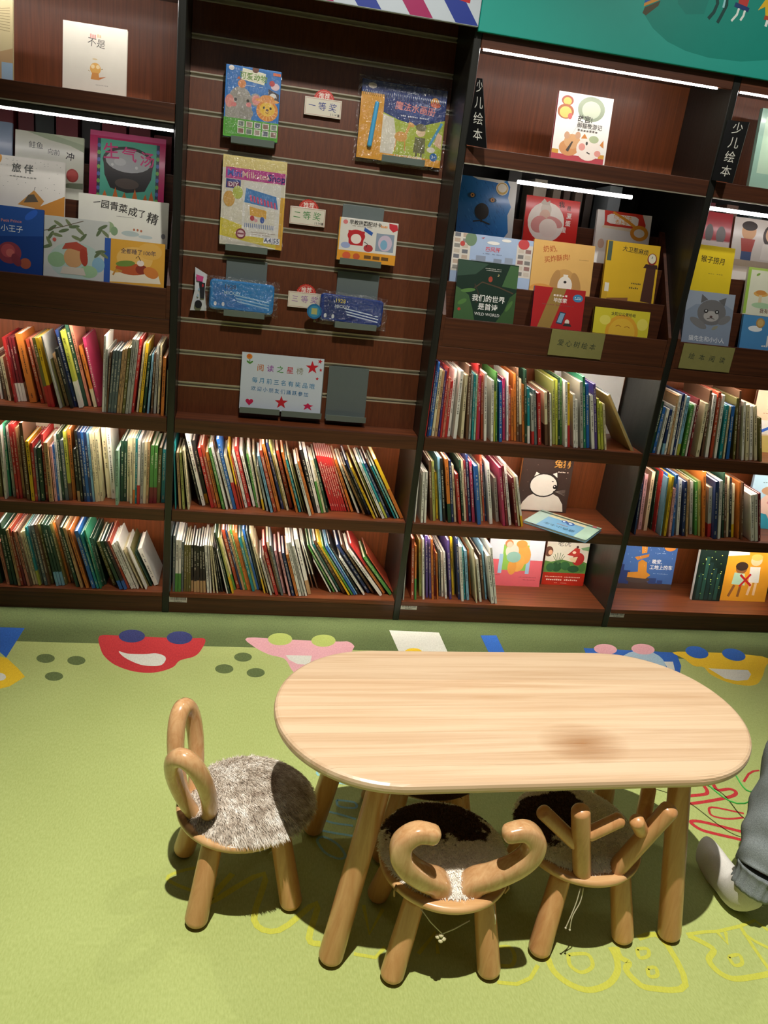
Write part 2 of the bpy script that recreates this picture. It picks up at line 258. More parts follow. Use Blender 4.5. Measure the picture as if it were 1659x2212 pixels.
FLOOR_STROKES= [('yellow', 0.011, [(1.249, -1.529), (1.309, -1.529), (1.306, -1.656), (1.216, -1.659), (1.191, -1.638), (1.182, -1.61), (1.197, -1.593), (1.182, -1.577), (1.184, -1.55)]), ('yellow', 0.011, [(1.233, -1.558), (1.259, -1.559), (1.253, -1.577), (1.229, -1.582), (1.233, -1.558)]), ('yellow', 0.011, [(1.235, -1.61), (1.255, -1.609), (1.25, -1.629), (1.23, -1.63), (1.235, -1.61)]), ('yellow', 0.011, [(1.007, -1.571), (1.009, -1.606), (1.034, -1.639), (1.073, -1.656), (1.124, -1.644), (1.159, -1.614), (1.172, -1.579), (1.17, -1.55)]), ('yellow', 0.011, [(1.059, -1.565), (1.053, -1.593), (1.072, -1.612), (1.102, -1.601), (1.11, -1.581), (1.102, -1.565), (1.059, -1.565)]), ('yellow', 0.011, [(0.89, -1.539), (0.924, -1.538), (0.93, -1.562), (0.916, -1.586), (0.889, -1.585)]), ('yellow', 0.011, [(0.87, -1.626), (0.913, -1.633), (0.949, -1.62), (0.977, -1.589)]), ('yellow', 0.011, [(1.382, -1.527), (1.407, -1.547), (1.425, -1.57), (1.398, -1.595), (1.403, -1.626), (1.431, -1.647), (1.492, -1.644), (1.548, -1.636)]), ('yellow', 0.011, [(1.533, -1.502), (1.532, -1.572), (1.535, -1.633)]), ('yellow', 0.011, [(1.379, -1.524), (1.428, -1.519), (1.465, -1.519), (1.53, -1.507)]), ('yellow', 0.011, [(1.463, -1.522), (1.47, -1.555), (1.485, -1.52)]), ('yellow', 0.011, [(1.452, -1.59), (1.482, -1.586), (1.476, -1.609), (1.454, -1.613), (1.452, -1.59)]), ('yellow', 0.011, [(1.537, -1.505), (1.583, -1.492), (1.601, -1.522)]), ('yellow', 0.011, [(1.529, -1.527), (1.546, -1.551), (1.573, -1.574)]), ('yellow', 0.011, [(0.245, -1.275), (0.18, -1.285), (0.139, -1.311), (0.198, -1.349), (0.257, -1.365)]), ('yellow', 0.011, [(0.292, -1.301), (0.24, -1.387), (0.368, -1.303), (0.343, -1.438), (0.398, -1.47), (0.49, -1.397), (0.465, -1.494), (0.49, -1.51)]), ('yellow', 0.011, [(0.562, -1.539), (0.609, -1.551), (0.635, -1.525)]), ('yellow', 0.011, [(0.601, -1.407), (0.604, -1.489), (0.646, -1.42)]), ('yellow', 0.011, [(0.708, -1.546), (0.76, -1.491), (0.753, -1.548)]), ('red', 0.011, [(1.868, -0.976), (1.908, -0.939), (1.934, -0.925), (1.957, -0.922)]), ('red', 0.011, [(1.638, -0.996), (1.662, -0.997), (1.66, -1.014), (1.645, -1.023), (1.628, -1.018)]), ('red', 0.011, [(1.721, -0.993), (1.718, -1.019), (1.701, -1.032), (1.639, -1.04), (1.624, -1.052), (1.622, -1.065), (1.641, -1.071), (1.743, -1.053), (1.798, -1.037), (1.813, -1.02), (1.799, -1.009), (1.757, -1.013), (1.757, -0.986)]), ('red', 0.011, [(1.783, -1.116), (1.767, -1.11), (1.695, -1.088), (1.675, -1.108), (1.679, -1.126), (1.72, -1.137), (1.773, -1.132)]), ('red', 0.011, [(1.736, -1.191), (1.712, -1.181), (1.627, -1.147), (1.593, -1.148), (1.607, -1.177), (1.638, -1.193), (1.693, -1.213), (1.717, -1.223)]), ('cyan', 0.011, [(0.572, -1.045), (0.62, -1.055), (0.62, -1.077), (0.576, -1.07), (0.572, -1.045)]), ('cyan', 0.011, [(0.509, -1.188), (0.525, -1.184), (0.556, -1.208), (0.573, -1.243), (0.569, -1.258), (0.551, -1.258), (0.523, -1.238), (0.507, -1.203), (0.509, -1.188)]), ('cyan', 0.011, [(0.533, -1.087), (0.567, -1.098), (0.617, -1.12)]), ('cyan', 0.011, [(0.518, -1.118), (0.555, -1.134), (0.606, -1.145)]), ('cyan', 0.011, [(0.579, -0.972), (0.595, -0.977), (0.611, -0.98)]), ('cyan', 0.011, [(0.531, -0.916), (0.525, -0.933), (0.53, -0.943)]), ('cyan', 0.011, [(0.496, -1.153), (0.551, -1.17), (0.602, -1.182)])]
zz = .00102
for i, (t, c, pts) in enumerate(FLOOR_SHAPES):
    zz += .000012
    if t == 'e':
        c0 = Vector(pts[0]); a = Vector(pts[1]) - c0; b = Vector(pts[2]) - c0
        pts = [tuple(c0 + a*math.cos(q) + b*math.sin(q)) for q in [2*math.pi*k/24 for k in range(24)]]
    elif len(pts) > 8: pts = [tuple(v.to_2d()) for v in smooth_path([(a, b, 0) for a, b in pts], 4, True)]
    ar = sum(pts[k][0]*pts[(k+1) % len(pts)][1] - pts[(k+1) % len(pts)][0]*pts[k][1] for k in range(len(pts)))
    if ar > 0: pts = pts[::-1]
    cpart('carpet_print', pts, c, zz)
for c, lw, pts in FLOOR_STROKES:
    ln = sum((Vector(pts[k+1])-Vector(pts[k])).length for k in range(len(pts)-1)); lw = (.015 if c == 'yellow' else .012)*(1 if ln > .25 else .62)
    zz += .000006
    P = [p.to_2d() for p in smooth_path([(a, b, 0) for a, b in pts], 4)] if len(pts) > 4 else [Vector(p) for p in pts]
    mb = MB(); V = []; F = []
    for i, p in enumerate(P):
        d = (P[min(i+1, len(P)-1)] - P[max(i-1, 0)]).normalized(); nn = Vector((-d.y, d.x))*lw/2
        V += [(p.x+nn.x, p.y+nn.y, zz), (p.x-nn.x, p.y-nn.y, zz)]
    for i in range(len(P)-1): F.append((2*i+1, 2*i+3, 2*i+2, 2*i))
    mb.add(V, F); obj('carpet_letter_outline', mb, floor, mat=cmat('yline' if c == 'yellow' else c))
obj('wall_back', MB().box(-3.2, 5, .72, .82, 0, 3.6), mat=M('6E6A62', .9, var=.03), kind='structure')
# ------------------------------------------------------------------ bookcases
W_BACK = wood('wood_back_panel', '52250F', '8C4A22', 2, 150, .45, .04, 4.0, (.15, .85))
W_SLAT = wood('wood_slat', '44200E', '6E3A1C', 2, 150, .4, .1, 4.0, (.15, .85))
W_SHELF = wood('wood_shelf', '4E250F', '834626', 0, 70, .42, .1, 2.0, (.3, .7))
W_FASC = wood('wood_fascia', '3C1E10', '5E331C', 0, 90, .45, .08, 2.4, (.3, .72))
BLACK = wood('black_stained_wood', '14140F', '242520', 2, 80, .42, .2, 2.0, (.3, .75), .3)
LED = emit('led_strip_white', (1, .93, .82, 1), 100)
LED2 = emit('led_tube_white', (1, .94, .92, 1), 13)
LED3 = emit('led_strip_top', (1, .95, .90, 1), 60)
ALU = M('C9C2AE', .35, .55, .08, tag='aluminium')
GREYM = M('6F7A78', .38, .35, .05, .12, 500, tag='painted_steel')
PW = .0254
UX = {0: -.9, 1: 0.0, 2: .9, 3: 1.8}
CASE = {}
LBL = {0: 'dark wood bookcase left of the slat wall, with a stepped display tray and three shelves', 1: 'dark wood case with tilted slat wall above two rows of leaning books',
       2: 'dark wood bookcase right of the slat wall, under the teal header', 3: 'rightmost dark wood bookcase, cut off by the picture edge'}
def strip(case, x0, x1, y, z, h=.009, d=.012, m=None, name='light_strip'):
    return obj(name, MB().box(x0, x1, y, y+d, z-h, z), case, mat=m or LED, world=True)
for u in range(4):
    x0 = UX[u]; xi, xo = x0 + PW, x0 + .9
    c = CASE[u] = empty('bookcase', (x0+.45, .15, 0), label=LBL[u], cat='bookcase', group='bookcases along the wall')
    obj('side_panel', MB().rbox(x0, xi, 0, .31, 0, 2.32, .002), c, mat=BLACK, world=True)
    if u == 3: obj('side_panel', MB().rbox(xo, xo+PW, 0, .31, 0, 2.32, .002), c, mat=BLACK, world=True)
    g = .0008
    obj('plinth', MB().box(xi+g, xo-g, .004, .02, 0, .070), c, mat=W_FASC, world=True)
    obj('shelf', MB().rbox(xi+g, xo-g, .002, .29, .065, .083, .0015), c, mat=W_SHELF, world=True)
    for zb, zt in ((.377, .421), (.7155, .766)):
        sh = obj('shelf', MB().rbox(xi+g, xo-g, .016, .29, zt-.02, zt, .0015), c, mat=W_SHELF, world=True)
        obj('shelf_fascia', MB().rbox(xi+g, xo-g, 0, .0155, zb, zt, .0015), c, mat=W_FASC, world=True)
    top1 = .766 if u == 1 else 1.105
    obj('back_panel', MB().box(xi+g, xo-g, .29, .304, .07, 1.30 if u != 1 else .80), c, mat=W_BACK, world=True)
    for zt in ((.377, .7155) if u == 1 else (.377, .7155, 1.056)):
        ze = zt + (.024 if zt < 1 else .018)
        L = [(xi+.03, xo-.03)]
        if u == 0: L = [(xi+.03, x0+.58), (x0+.60, xo-.03)]
        for a, b in L: strip(c, a, b, .0165, ze-.0005, .004, .008)
    if u != 1:
        obj('shelf', MB().box(xi+g, xo-g, .016, .29, 1.074, 1.104), c, mat=W_SHELF, world=True)
        obj('shelf_fascia', MB().rbox(xi+g, xo-g, 0, .0155, 1.056, 1.1045, .0015), c, mat=W_FASC, world=True)
        # stepped tray: lip, risers, ledges, cheeks
        obj('tray_lip', MB().rbox(xi+.012, xo-.012, .001, .016, 1.1055, 1.205, .0015), c, mat=W_FASC, world=True)
        for yy, z0_, z1_ in ((.083, 1.105, 1.322), (.165, 1.22, 1.44), (.25, 1.36, 1.555)):
            obj('tray_riser', MB().rbox(xi+.013, xo-.013, yy, yy+.012, z0_, z1_, .0015), c, mat=W_FASC, world=True)
        for ya, yb, zl in ((.016, .083, 1.12), (.0955, .165, 1.25), (.1775, .25, 1.385)):
            obj('tray_ledge', MB().box(xi+.013, xo-.013, ya+.0005, yb-.0005, zl-.012, zl), c, mat=W_SHELF, world=True)
        for xa in (xi+.0005, xo-.0125):
            obj('tray_cheek', MB().prism([(.0, 1.1055), (.262, 1.1055), (.262, 1.575), (.24, 1.575), (0, 1.215)], xa, xa+.012, 'yz'), c, mat=W_FASC, world=True)
        # shelf over the tray
        obj('shelf', MB().box(xi+g, xo-g, .016, .31, 1.738, 1.7595), c, mat=W_SHELF, world=True)
        obj('shelf_fascia', MB().rbox(xi+g, xo-g, 0, .0155, 1.7085, 1.7595, .0015), c, mat=W_FASC, world=True)
        obj('edge_trim', MB().box(xi+g, xo-g, -.001, .006, 1.7045, 1.7083), c, mat=ALU, world=True)
        obj('back_panel', MB().box(xi+g, xo-g, .298, .31, 1.7595, 2.32), c, mat=W_BACK, world=True)
        obj('shelf', MB().box(xi+g, xo-g, .016, .298, 2.075, 2.093), c, mat=BLACK, world=True)
        obj('shelf_fascia', MB().rbox(xi+g, xo-g, .0, .0155, 2.043, 2.093, .0015), c, mat=W_FASC, world=True)
        strip(c, xi+.012, xo-.05, .004, 2.042, .004, .009, LED3)
        # rear light tube under the shelf and the back stock ledge seen over the tray
        if u == 0:
            obj('light_housing', MB().box(xi+.002, xo-.004, .004, .02, 1.687, 1.7044), c, mat=BLACK, world=True)
            strip(c, xi+.003, xo-.005, .004, 1.6865, .007, .014, LED2)
        else:
            a = xi + .222 if u == 2 else xi + .03
            obj('light_tube', MB().tube([(a, .1, 1.676), (xo-.226, .1, 1.676)], .0065, 12), c, mat=LED2, world=True, smooth=True)
        obj('back_panel', MB().box(xi+g, xo-g, .56, .57, 1.2, 1.76), c, mat=M('2A2622', .6, tag='dark_board'), world=True)
        obj('rear_ledge', MB().box(xi+g, xo-g, .262, .56, 1.49, 1.505), c, mat=W_FASC, world=True)
        obj('side_lining', MB().box(xi-.004, xi, .311, .57, 1.2, 1.76), c, mat=BLACK, world=True)
# slat wall of the second case
c = CASE[1]; SLK = .105
def sly(z): return .10 + (z-.766)*SLK
xi, xo = PW + .001, .899
rz = [.867 + .11135*k for k in range(12)] + [.867 + .11135*12, .867+.11135*13]
edges = [.7665] + rz + [2.44]
for i in range(len(edges)-1):
    za, zb = edges[i] + (.0085 if i else 0), edges[i+1] - .0085
    if zb - za < .02: continue
    obj('slat', MB().hexa([(xi, sly(za), za), (xo, sly(za), za), (xo, sly(za)+.016, za), (xi, sly(za)+.016, za), (xi, sly(zb), zb), (xo, sly(zb), zb), (xo, sly(zb)+.016, zb), (xi, sly(zb)+.016, zb)]), c, mat=W_SLAT, world=True)
for z in rz:
    y = sly(z); mb = MB()
    for za, zb, ya, yb in ((z-.0085, z-.0045, -.0015, .014), (z+.0045, z+.0085, -.0015, .014), (z-.0085, z+.0085, .010, .014)):
        mb.box(xi, xo, y+ya, y+yb, za, zb)
    obj('slat_rail', mb, c, mat=ALU, world=True)
obj('back_panel', MB().box(xi, xo, .292, .304, .8, 2.44), c, mat=W_FASC, world=True)
# teal header board over cases 2, 3 and the striped one over the slat wall
def header(name, loc, w, h, base, ops, label):
    e = empty(name, loc, label=label, cat='sign')
    obj('board', MB().rbox(0, w, 0, .018, 0, h, .002), e, mat=M(base, .5, var=.03))
    mb = MB(); art(mb, ops, w, h); obj('printed_design', mb, e); return e
W3, H3 = 1.82, .46
def hp(x, z): return ((x-.905)/W3, (z-2.0835)/H3)
circ = [(1.82+.42*math.cos(q), 2.40+.285*math.sin(q)) for q in [math.pi*1.0+math.pi*k/20 for k in range(21)]]
T = lambda L: [hp(a, b) for a, b in L]
header('header_sign', (.905, -.022, 2.0835), W3, H3, '1C9A8C', [
    ('p', T([(1.425, 2.26), (1.43, 2.206), (1.469, 2.172), (1.526, 2.143), (1.595, 2.126), (1.68, 2.118), (1.795, 2.123), (1.89, 2.141), (2.0, 2.18), (2.08, 2.24), (2.12, 2.32), (1.4, 2.32)]), '148577'),
    ('p', T([(1.52, 2.30), (1.535, 2.25), (1.57, 2.225), (1.63, 2.235), (1.64, 2.30)]), '127A6E'),
    ('p', T([(1.424, 2.226), (1.486, 2.258), (1.52, 2.31), (1.424, 2.31)]), 'C98A35'), ('p', T([(1.424, 2.235), (1.45, 2.25), (1.475, 2.31), (1.424, 2.31)]), '1F5FA8'),
    ('p', T([(1.424, 2.208), (1.428, 2.224), (1.476, 2.25), (1.472, 2.235), (1.437, 2.203)]), '4A4630'),
    ('l', T([(1.652, 2.31), (1.668, 2.27), (1.662, 2.245), (1.648, 2.225)]), .006, '12403C'), ('l', T([(1.69, 2.31), (1.70, 2.27), (1.69, 2.24), (1.682, 2.218)]), .006, '12403C'),
    ('l', T([(1.645, 2.285), (1.67, 2.29), (1.69, 2.285), (1.69, 2.262)]), .004, '8FC6CC'),
    ('p', T([(1.735, 2.32), (1.775, 2.32), (1.77, 2.275), (1.738, 2.28)]), 'B03A34'), ('p', T([(1.728, 2.283), (1.78, 2.274), (1.778, 2.262), (1.726, 2.27)]), '1B3A6B'),
    ('l', T([(1.744, 2.268), (1.742, 2.25), (1.728, 2.23)]), .004, 'D8E0DA'), ('l', T([(1.766, 2.265), (1.765, 2.25), (1.758, 2.236)]), .004, 'D8E0DA'),
    ('p', T([(1.81, 2.272), (1.83, 2.31), (1.90, 2.31), (1.90, 2.262), (1.84, 2.262), (1.832, 2.285)]), 'D2AC28'), ('p', T([(1.838, 2.262), (1.90, 2.262), (1.90, 2.25), (1.838, 2.25)]), 'A8442C'), ('l', T([(1.852, 2.25), (1.85, 2.232)]), .005, 'D8E0DA')],
    'teal header board with dancing figures above the right bookcases')
W1, H1 = .868, .44
def sp(x, z): return ((x-.033)/W1, (z-2.092)/H1)
st = []
def clipx(pts, xm):
    out = []
    for i, p in enumerate(pts):
        q = pts[(i+1) % len(pts)]
        if p[0] >= xm: out.append(p)
        if (p[0] < xm) != (q[0] < xm):
            t = (xm-p[0])/(q[0]-p[0]); out.append((xm, p[1]+t*(q[1]-p[1])))
    return out
for x0_, col in ((.077, '9A2058'), (.229, '24388E'), (.381, '9A2058'), (.525, '24388E'), (.685, '9A2058'), (.828, '24388E')):
    pl = clipx([(x0_, 2.0935), (x0_+.072, 2.0935), (x0_+.072-.36*.82, 2.4535), (x0_-.36*.82, 2.4535)], .036)
    if len(pl) > 2: st.append(('p', [sp(*q) for q in pl], col))
st.append(('p', [sp(.82, 2.155), sp(.865, 2.149), sp(.872, 2.30), sp(.83, 2.30)], 'B0262E'))
header('header_sign', (.033, -.032, 2.092), W1, H1, 'B9C3CC', st, 'white header board with blue and magenta diagonal stripes above the slat wall')

# ------------------------------------------------------------------ books standing on the shelves
PAL = {'W': ('E4E1D6', 'white'), 'C': ('D9CDA6', 'cream'), 'G': ('A8A89E', 'grey'), 'K': ('232324', 'black'), 'D': ('1F4030', 'dark green'), 'g': ('4E8C40', 'green'), 'L': ('B2B646', 'lime yellow'),
       'O': ('6A6434', 'olive'), 'R': ('B42C2C', 'red'), 'M': ('74222A', 'maroon'), 'B': ('2A62A8', 'blue'), 'N': ('22335F', 'navy'), 'b': ('7FAFC8', 'light blue'), 'T': ('1F858C', 'teal'),
       'Y': ('DDB324', 'yellow'), 'o': ('C87430', 'orange'), 'n': ('654734', 'brown'), 't': ('B99468', 'tan'), 'p': ('DDA3A4', 'pink'), 'm': ('A83258', 'magenta'), 'v': ('54407F', 'purple'),
       's': ('C98068', 'salmon'), 'S': ('5C686A', 'slate grey'), 'q': ('9CC8AE', 'mint'), 'c': ('A9452C', 'brick red'), 'y': ('A3A65A', 'khaki'), 'e': ('2C7F5E', 'emerald'), 'a': ('DFBF9A', 'peach')}
ROWS={'U1R1':'''38.6 12 -3.1 254 4.2 T|54.5 14 -4.4 216 7.6 t|67.6 12 -5.0 218 7.6 y|85.1 13 -6.8 227 6.4 C|123.9 65 -14.8 240 6.2 K|136.7 60 -14.7 284 10.9 W|148.2 84 -14.0 250 10.9 K Y 0.16|170.1 43 -14.5 236 11.0 R|181.8 48 -14.3 247 9.3 c|195.1 47 -14.6 220 10.7 o|211.5 34 -15.1 243 8.7 g|223.4 34 -15.7 250 6.1 W|230.4 79 -15.8 262 6.1 n|240.5 46 -16.1 222 8.5 W|251.3 41 -15.8 278 10.0 B|264.6 43 -15.9 216 9.9 C R 0.5|275.2 56 -14.6 244 4.8 Y c 0.4|284.6 57 -15.6 210 4.8 c|294.0 66 -15.7 228 8.0 W|306.2 79 -15.7 242 11.3 R|323.9 82 -16.2 228 10.1 W|334.8 76 -13.7 215 7.7 g|343.0 74 -13.6 242 7.0 W|359.0 50 -13.7 222 6.8 C Y 0.2|372.4 41 -15.3 182 6.7 G|388.4 29 -16.3 228 8.4 b|402.2 38 -16.6 247 10.5 c|416.0 44 -16.6 271 9.5 o|432.1 73 -17.1 269 8.2 N|441.0 74 -16.8 266 6.9 y|449.5 60 -17.0 228 7.1 C|463.6 85 -17.1 237 11.2 c|484.5 41 -17.6 247 7.4 o|496.0 51 -18.4 215 7.3 T|505.9 56 -18.3 233 4.4 C|515.7 57 -19.4 193 4.4 O|532.3 16 -19.0 215 9.3 W|543.9 32 -19.2 219 7.8 o|558.4 53 -18.1 258 10.2 K|569.5 52 -17.6 250 10.3 W|582.1 53 -17.4 220 7.4 W g 0.6|591.8 62 -17.8 217 7.4 C|602.6 63 -18.1 223 7.9 D|622.4 85 -20.2 231 7.5 R|631.1 85 -20.3 232 7.4 R|639.8 85 -20.4 231 7.3 R|648.6 85 -20.6 231 7.2 R|657.4 85 -20.8 230 7.2 R|666.2 85 -21.0 230 7.2 R|675.0 85 -21.2 229 7.1 R|687.7 85 -22.3 230 7.1 c|700.5 85 -22.8 224 9.2 o|723.9 74 -25.5 226 7.4 W|745.3 62 -28.2 224 7.0 t|756.5 72 -28.8 219 6.9 K|766.6 62 -28.2 244 7.5 N|781.1 23 -29.3 230 7.4 Y|793.6 41 -27.7 265 4.3 C|804.7 49 -28.9 244 4.2 y|815.6 29 -28.4 251 9.2 W|828.7 37 -28.9 244 7.2 T L 0.3|840.2 46 -29.2 242 8.2 N|853.3 71 -29.1 256 5.8 n|863.9 39 -29.8 238 5.7 T|875.8 44 -30.1 239 5.7 q|889.9 43 -29.8 266 11.9 Y o 0.5''',
'U1R2':'''27.6 12 -0.7 232 4.2 S|40.8 12 -1.0 231 7.6 S|50.7 12 -0.6 215 9.5 W g 0.36|62.6 12 -1.0 215 9.3 W g 0.36|72.7 15 -1.1 206 6.8 S|82.6 16 -1.4 194 7.2 O|91.4 16 -1.8 194 7.2 O|99.8 17 -1.8 194 7.6 O|109.6 21 -2.3 193 7.8 K t 0.24|121.5 13 -2.4 196 9.5 K t 0.24|132.5 14 -2.7 194 9.5 K t 0.26|144.6 12 -3.2 194 8.5 K t 0.26|156.3 12 -4.0 196 8.5 K t 0.26|170.0 12 -5.3 200 8.1 W|179.8 12 -5.3 199 4.9 W|191.8 12 -6.7 199 4.7 C|204.4 12 -8.7 199 4.6 C|213.9 21 -9.9 191 4.6 K|222.8 24 -10.9 187 4.6 K|242.6 12 -14.6 187 4.5 W|250.7 12 -15.2 261 5.2 D|262.8 13 -16.0 241 5.4 y Y 0.3|270.4 47 -16.5 226 5.4 C g 0.3|283.7 57 -16.3 256 11.3 c|295.8 49 -16.3 257 6.3 N|305.1 47 -16.5 256 7.8 t|313.4 49 -16.3 262 7.4 g|322.4 48 -16.4 259 7.4 o|330.8 49 -16.5 250 7.4 o|342.0 38 -16.7 235 8.9 T|351.6 54 -16.6 234 7.4 y|360.1 55 -16.2 262 7.9 B|369.1 55 -15.7 258 4.5 S|375.9 56 -16.2 178 4.5 K|385.1 26 -16.1 260 4.8 C Y 0.25|396.9 30 -17.8 205 4.7 C|409.6 12 -18.0 167 5.7 W|419.8 32 -18.3 165 6.5 W|432.1 12 -17.6 218 10.0 R|442.8 37 -16.3 222 7.4 C|452.6 12 -16.3 218 7.8 S|462.4 35 -15.6 186 7.9 p|481.4 12 -15.8 194 7.3 p|495.7 12 -16.5 188 9.1 N|510.9 12 -16.9 183 9.4 o|523.1 12 -16.9 234 9.8 W|535.3 15 -17.3 237 8.0 G|546.2 15 -17.8 222 6.7 W|559.6 29 -17.1 244 12.5 W t 0.26|578.1 85 -17.7 217 4.4 W n 0.3|595.5 85 -20.6 222 4.4 W n 0.3|646.2 55 -30.3 158 4.2 W|660.7 59 -31.7 233 5.8 g|673.6 60 -31.8 235 5.9 W|684.6 68 -32.1 234 6.6 T|700.1 53 -32.1 260 10.3 n|718.3 37 -33.0 265 6.6 Y|731.5 40 -34.0 245 5.9 g|742.7 41 -33.8 245 7.0 B|751.4 45 -33.5 258 3.7 b|761.9 49 -33.8 255 6.6 K|779.9 44 -35.5 195 6.3 W|801.4 62 -36.2 252 10.3 N|819.3 62 -36.0 253 8.1 n|848.3 40 -38.3 250 9.7 W|865.8 64 -37.3 266 9.3 R o 0.55|889.6 53 -38.4 204 9.7 g|904.3 70 -37.3 212 4.0 c''',
'U0R1':'''-559.6 81 -6.4 160 7.2 W|-543.4 70 -7.2 160 8.7 n|-529.8 63 -8.4 151 8.6 C|-507.8 47 -8.4 222 5.5 R|-500.5 65 -8.8 219 5.5 M W 0.29|-491.8 72 -9.0 219 7.5 M W 0.29|-482.0 75 -9.2 219 8.9 M W 0.29|-453.3 61 -9.9 236 21.8 o|-423.6 63 -11.6 222 9.8 c|-413.3 70 -11.4 225 6.3 s|-393.0 27 -11.3 235 10.1 O R 0.3|-381.7 26 -11.4 236 10.1 Y R 0.32|-355.4 16 -12.9 247 4.5 G|-349.4 40 -13.2 166 4.5 O|-339.4 55 -13.4 183 8.7 t|-320.2 27 -13.6 206 9.0 K|-309.5 53 -13.4 266 10.1 N|-293.7 43 -12.6 265 12.1 L W 0.35|-280.9 70 -12.5 284 11.3 D|-268.5 74 -12.5 283 9.4 s|-250.1 68 -13.1 215 9.4 o C 0.3|-237.4 76 -11.9 243 10.5 m|-215.6 12 1.6 263 6.3 W|-208.5 12 1.8 218 5.4 G|-203.0 12 3.3 210 5.4 n|-195.2 12 4.4 217 7.5 S|-186.0 12 4.6 218 8.3 S|-176.7 12 4.8 216 8.3 S|-166.8 12 4.8 223 7.1 t|-158.1 12 4.7 227 7.1 t|-148.2 12 4.7 230 8.3 O|-137.0 12 4.7 261 9.0 G|-127.7 19 5.0 259 7.3 G|-120.1 36 5.5 261 7.3 R|-105.5 44 5.0 243 5.9 C|-95.0 44 4.8 246 9.2 Y|-82.3 40 4.6 205 7.6 D|-68.6 36 3.8 211 6.2 b|-56.3 40 2.3 216 6.2 n|-46.0 43 1.7 241 7.8 G|-34.1 47 1.1 241 6.8 C|-18.3 18 1.2 206 9.4 o|-4.1 18 0.5 165 4.2 G''',
'U0R2':'''-566.2 36 -2.4 194 10.5 O|-545.6 17 -2.4 261 6.6 W|-538.2 46 -2.6 269 6.6 e|-522.5 43 -3.6 260 8.0 G|-507.0 26 -4.0 273 7.6 R|-497.3 31 -4.2 274 7.6 R|-488.7 43 -4.4 258 7.6 t|-469.7 18 -3.6 283 10.5 n|-452.5 12 -4.0 220 10.6 Y|-441.5 12 -3.3 215 7.1 R|-434.2 19 -3.0 197 7.1 S|-420.9 18 -3.1 198 11.3 D|-409.0 29 -3.1 244 7.1 R|-392.4 12 -3.9 220 12.9 t|-378.4 22 -4.1 205 7.1 p|-370.4 29 -4.3 209 5.2 B|-363.5 33 -4.1 243 6.6 W|-354.9 38 -4.3 246 7.6 D|-343.8 39 -4.2 224 10.7 S|-331.7 41 -4.2 257 10.1 L n 0.25|-320.8 55 -3.8 262 10.6 o|-301.8 35 -4.5 196 8.8 K t 0.2|-290.5 31 -4.5 265 7.6 K|-278.4 33 -5.1 261 9.0 N|-269.0 35 -4.9 260 9.0 B|-259.7 36 -4.9 261 7.8 N|-251.6 38 -4.8 258 6.7 b|-242.1 39 -4.8 258 7.3 C|-234.5 46 -4.7 257 7.3 C|-225.1 48 -4.4 261 9.2 C|-204.4 85 -4.9 268 15.1 C|-188.8 80 -4.5 271 14.9 W|-169.0 18 -0.1 207 8.8 q|-157.3 59 0.2 231 9.4 D|-146.7 61 0.2 231 9.4 D|-135.1 60 0.3 244 9.4 C|-123.1 42 0.1 250 8.5 C|-112.9 41 -0.1 251 6.6 C o 0.22|-106.1 45 -0.1 247 6.3 T|-97.4 38 0.3 246 8.5 W R 0.3|-87.2 48 0.6 234 9.3 G|-77.0 49 0.7 236 9.3 C|-67.3 51 0.7 237 8.5 t|-54.5 56 0.7 223 12.3 g M 0.28|-40.6 58 0.4 223 11.9 g M 0.28|-28.0 66 0.6 213 11.1 O|-12.2 69 0.1 207 12.4 T''',
'U0R3':'''-578.2 26 -9.2 187 9.1 D|-550.2 15 -9.2 171 7.9 s|-539.1 20 -8.0 246 10.7 D|-525.7 17 -8.4 226 9.3 D|-511.0 12 -8.9 223 7.7 t|-501.5 15 -9.3 229 7.7 c|-490.5 16 -10.0 219 7.0 M|-478.1 12 -11.0 219 7.9 s|-469.5 13 -11.1 221 6.2 n|-461.5 25 -11.4 212 6.2 C|-451.6 26 -11.1 217 7.4 C|-441.8 20 -10.4 235 6.9 T L 0.26|-434.6 34 -10.3 236 6.9 S|-419.7 22 -10.4 243 10.1 S|-409.1 23 -10.3 245 8.2 n|-399.4 38 -10.6 242 8.2 O|-380.2 21 -11.4 251 8.0 D b 0.23|-370.5 26 -11.7 246 8.0 D b 0.23|-359.8 27 -11.9 245 8.0 D b 0.23|-351.3 33 -11.8 249 7.4 O|-341.8 52 -12.3 247 7.4 o|-330.6 53 -12.2 260 8.3 n|-308.5 18 -13.1 245 9.8 D|-292.0 13 -14.0 246 8.9 t|-271.6 12 -15.2 241 9.7 o|-249.1 12 -14.9 237 12.4 B|-234.7 12 -15.2 224 8.1 T|-224.7 12 -13.5 241 5.5 e|-218.9 34 -13.4 201 5.5 D|-212.3 48 -13.5 192 6.1 D|-179.3 42 -18.4 187 10.4 O|-150.7 12 -20.4 206 11.4 D B 0.18|-135.5 12 -21.0 208 8.2 K B 0.18|-124.9 24 -21.3 204 8.2 c|-111.2 20 -22.1 193 8.8 W|-101.5 23 -22.1 201 7.0 W|-91.5 22 -21.4 209 4.8 W|-75.5 28 -23.8 171 4.8 C|-61.2 20 -22.7 187 4.3 W|-54.8 48 -23.0 174 4.3 O|-44.9 49 -24.1 151 4.2 D|-27.0 56 -23.2 163 15.6 W''',
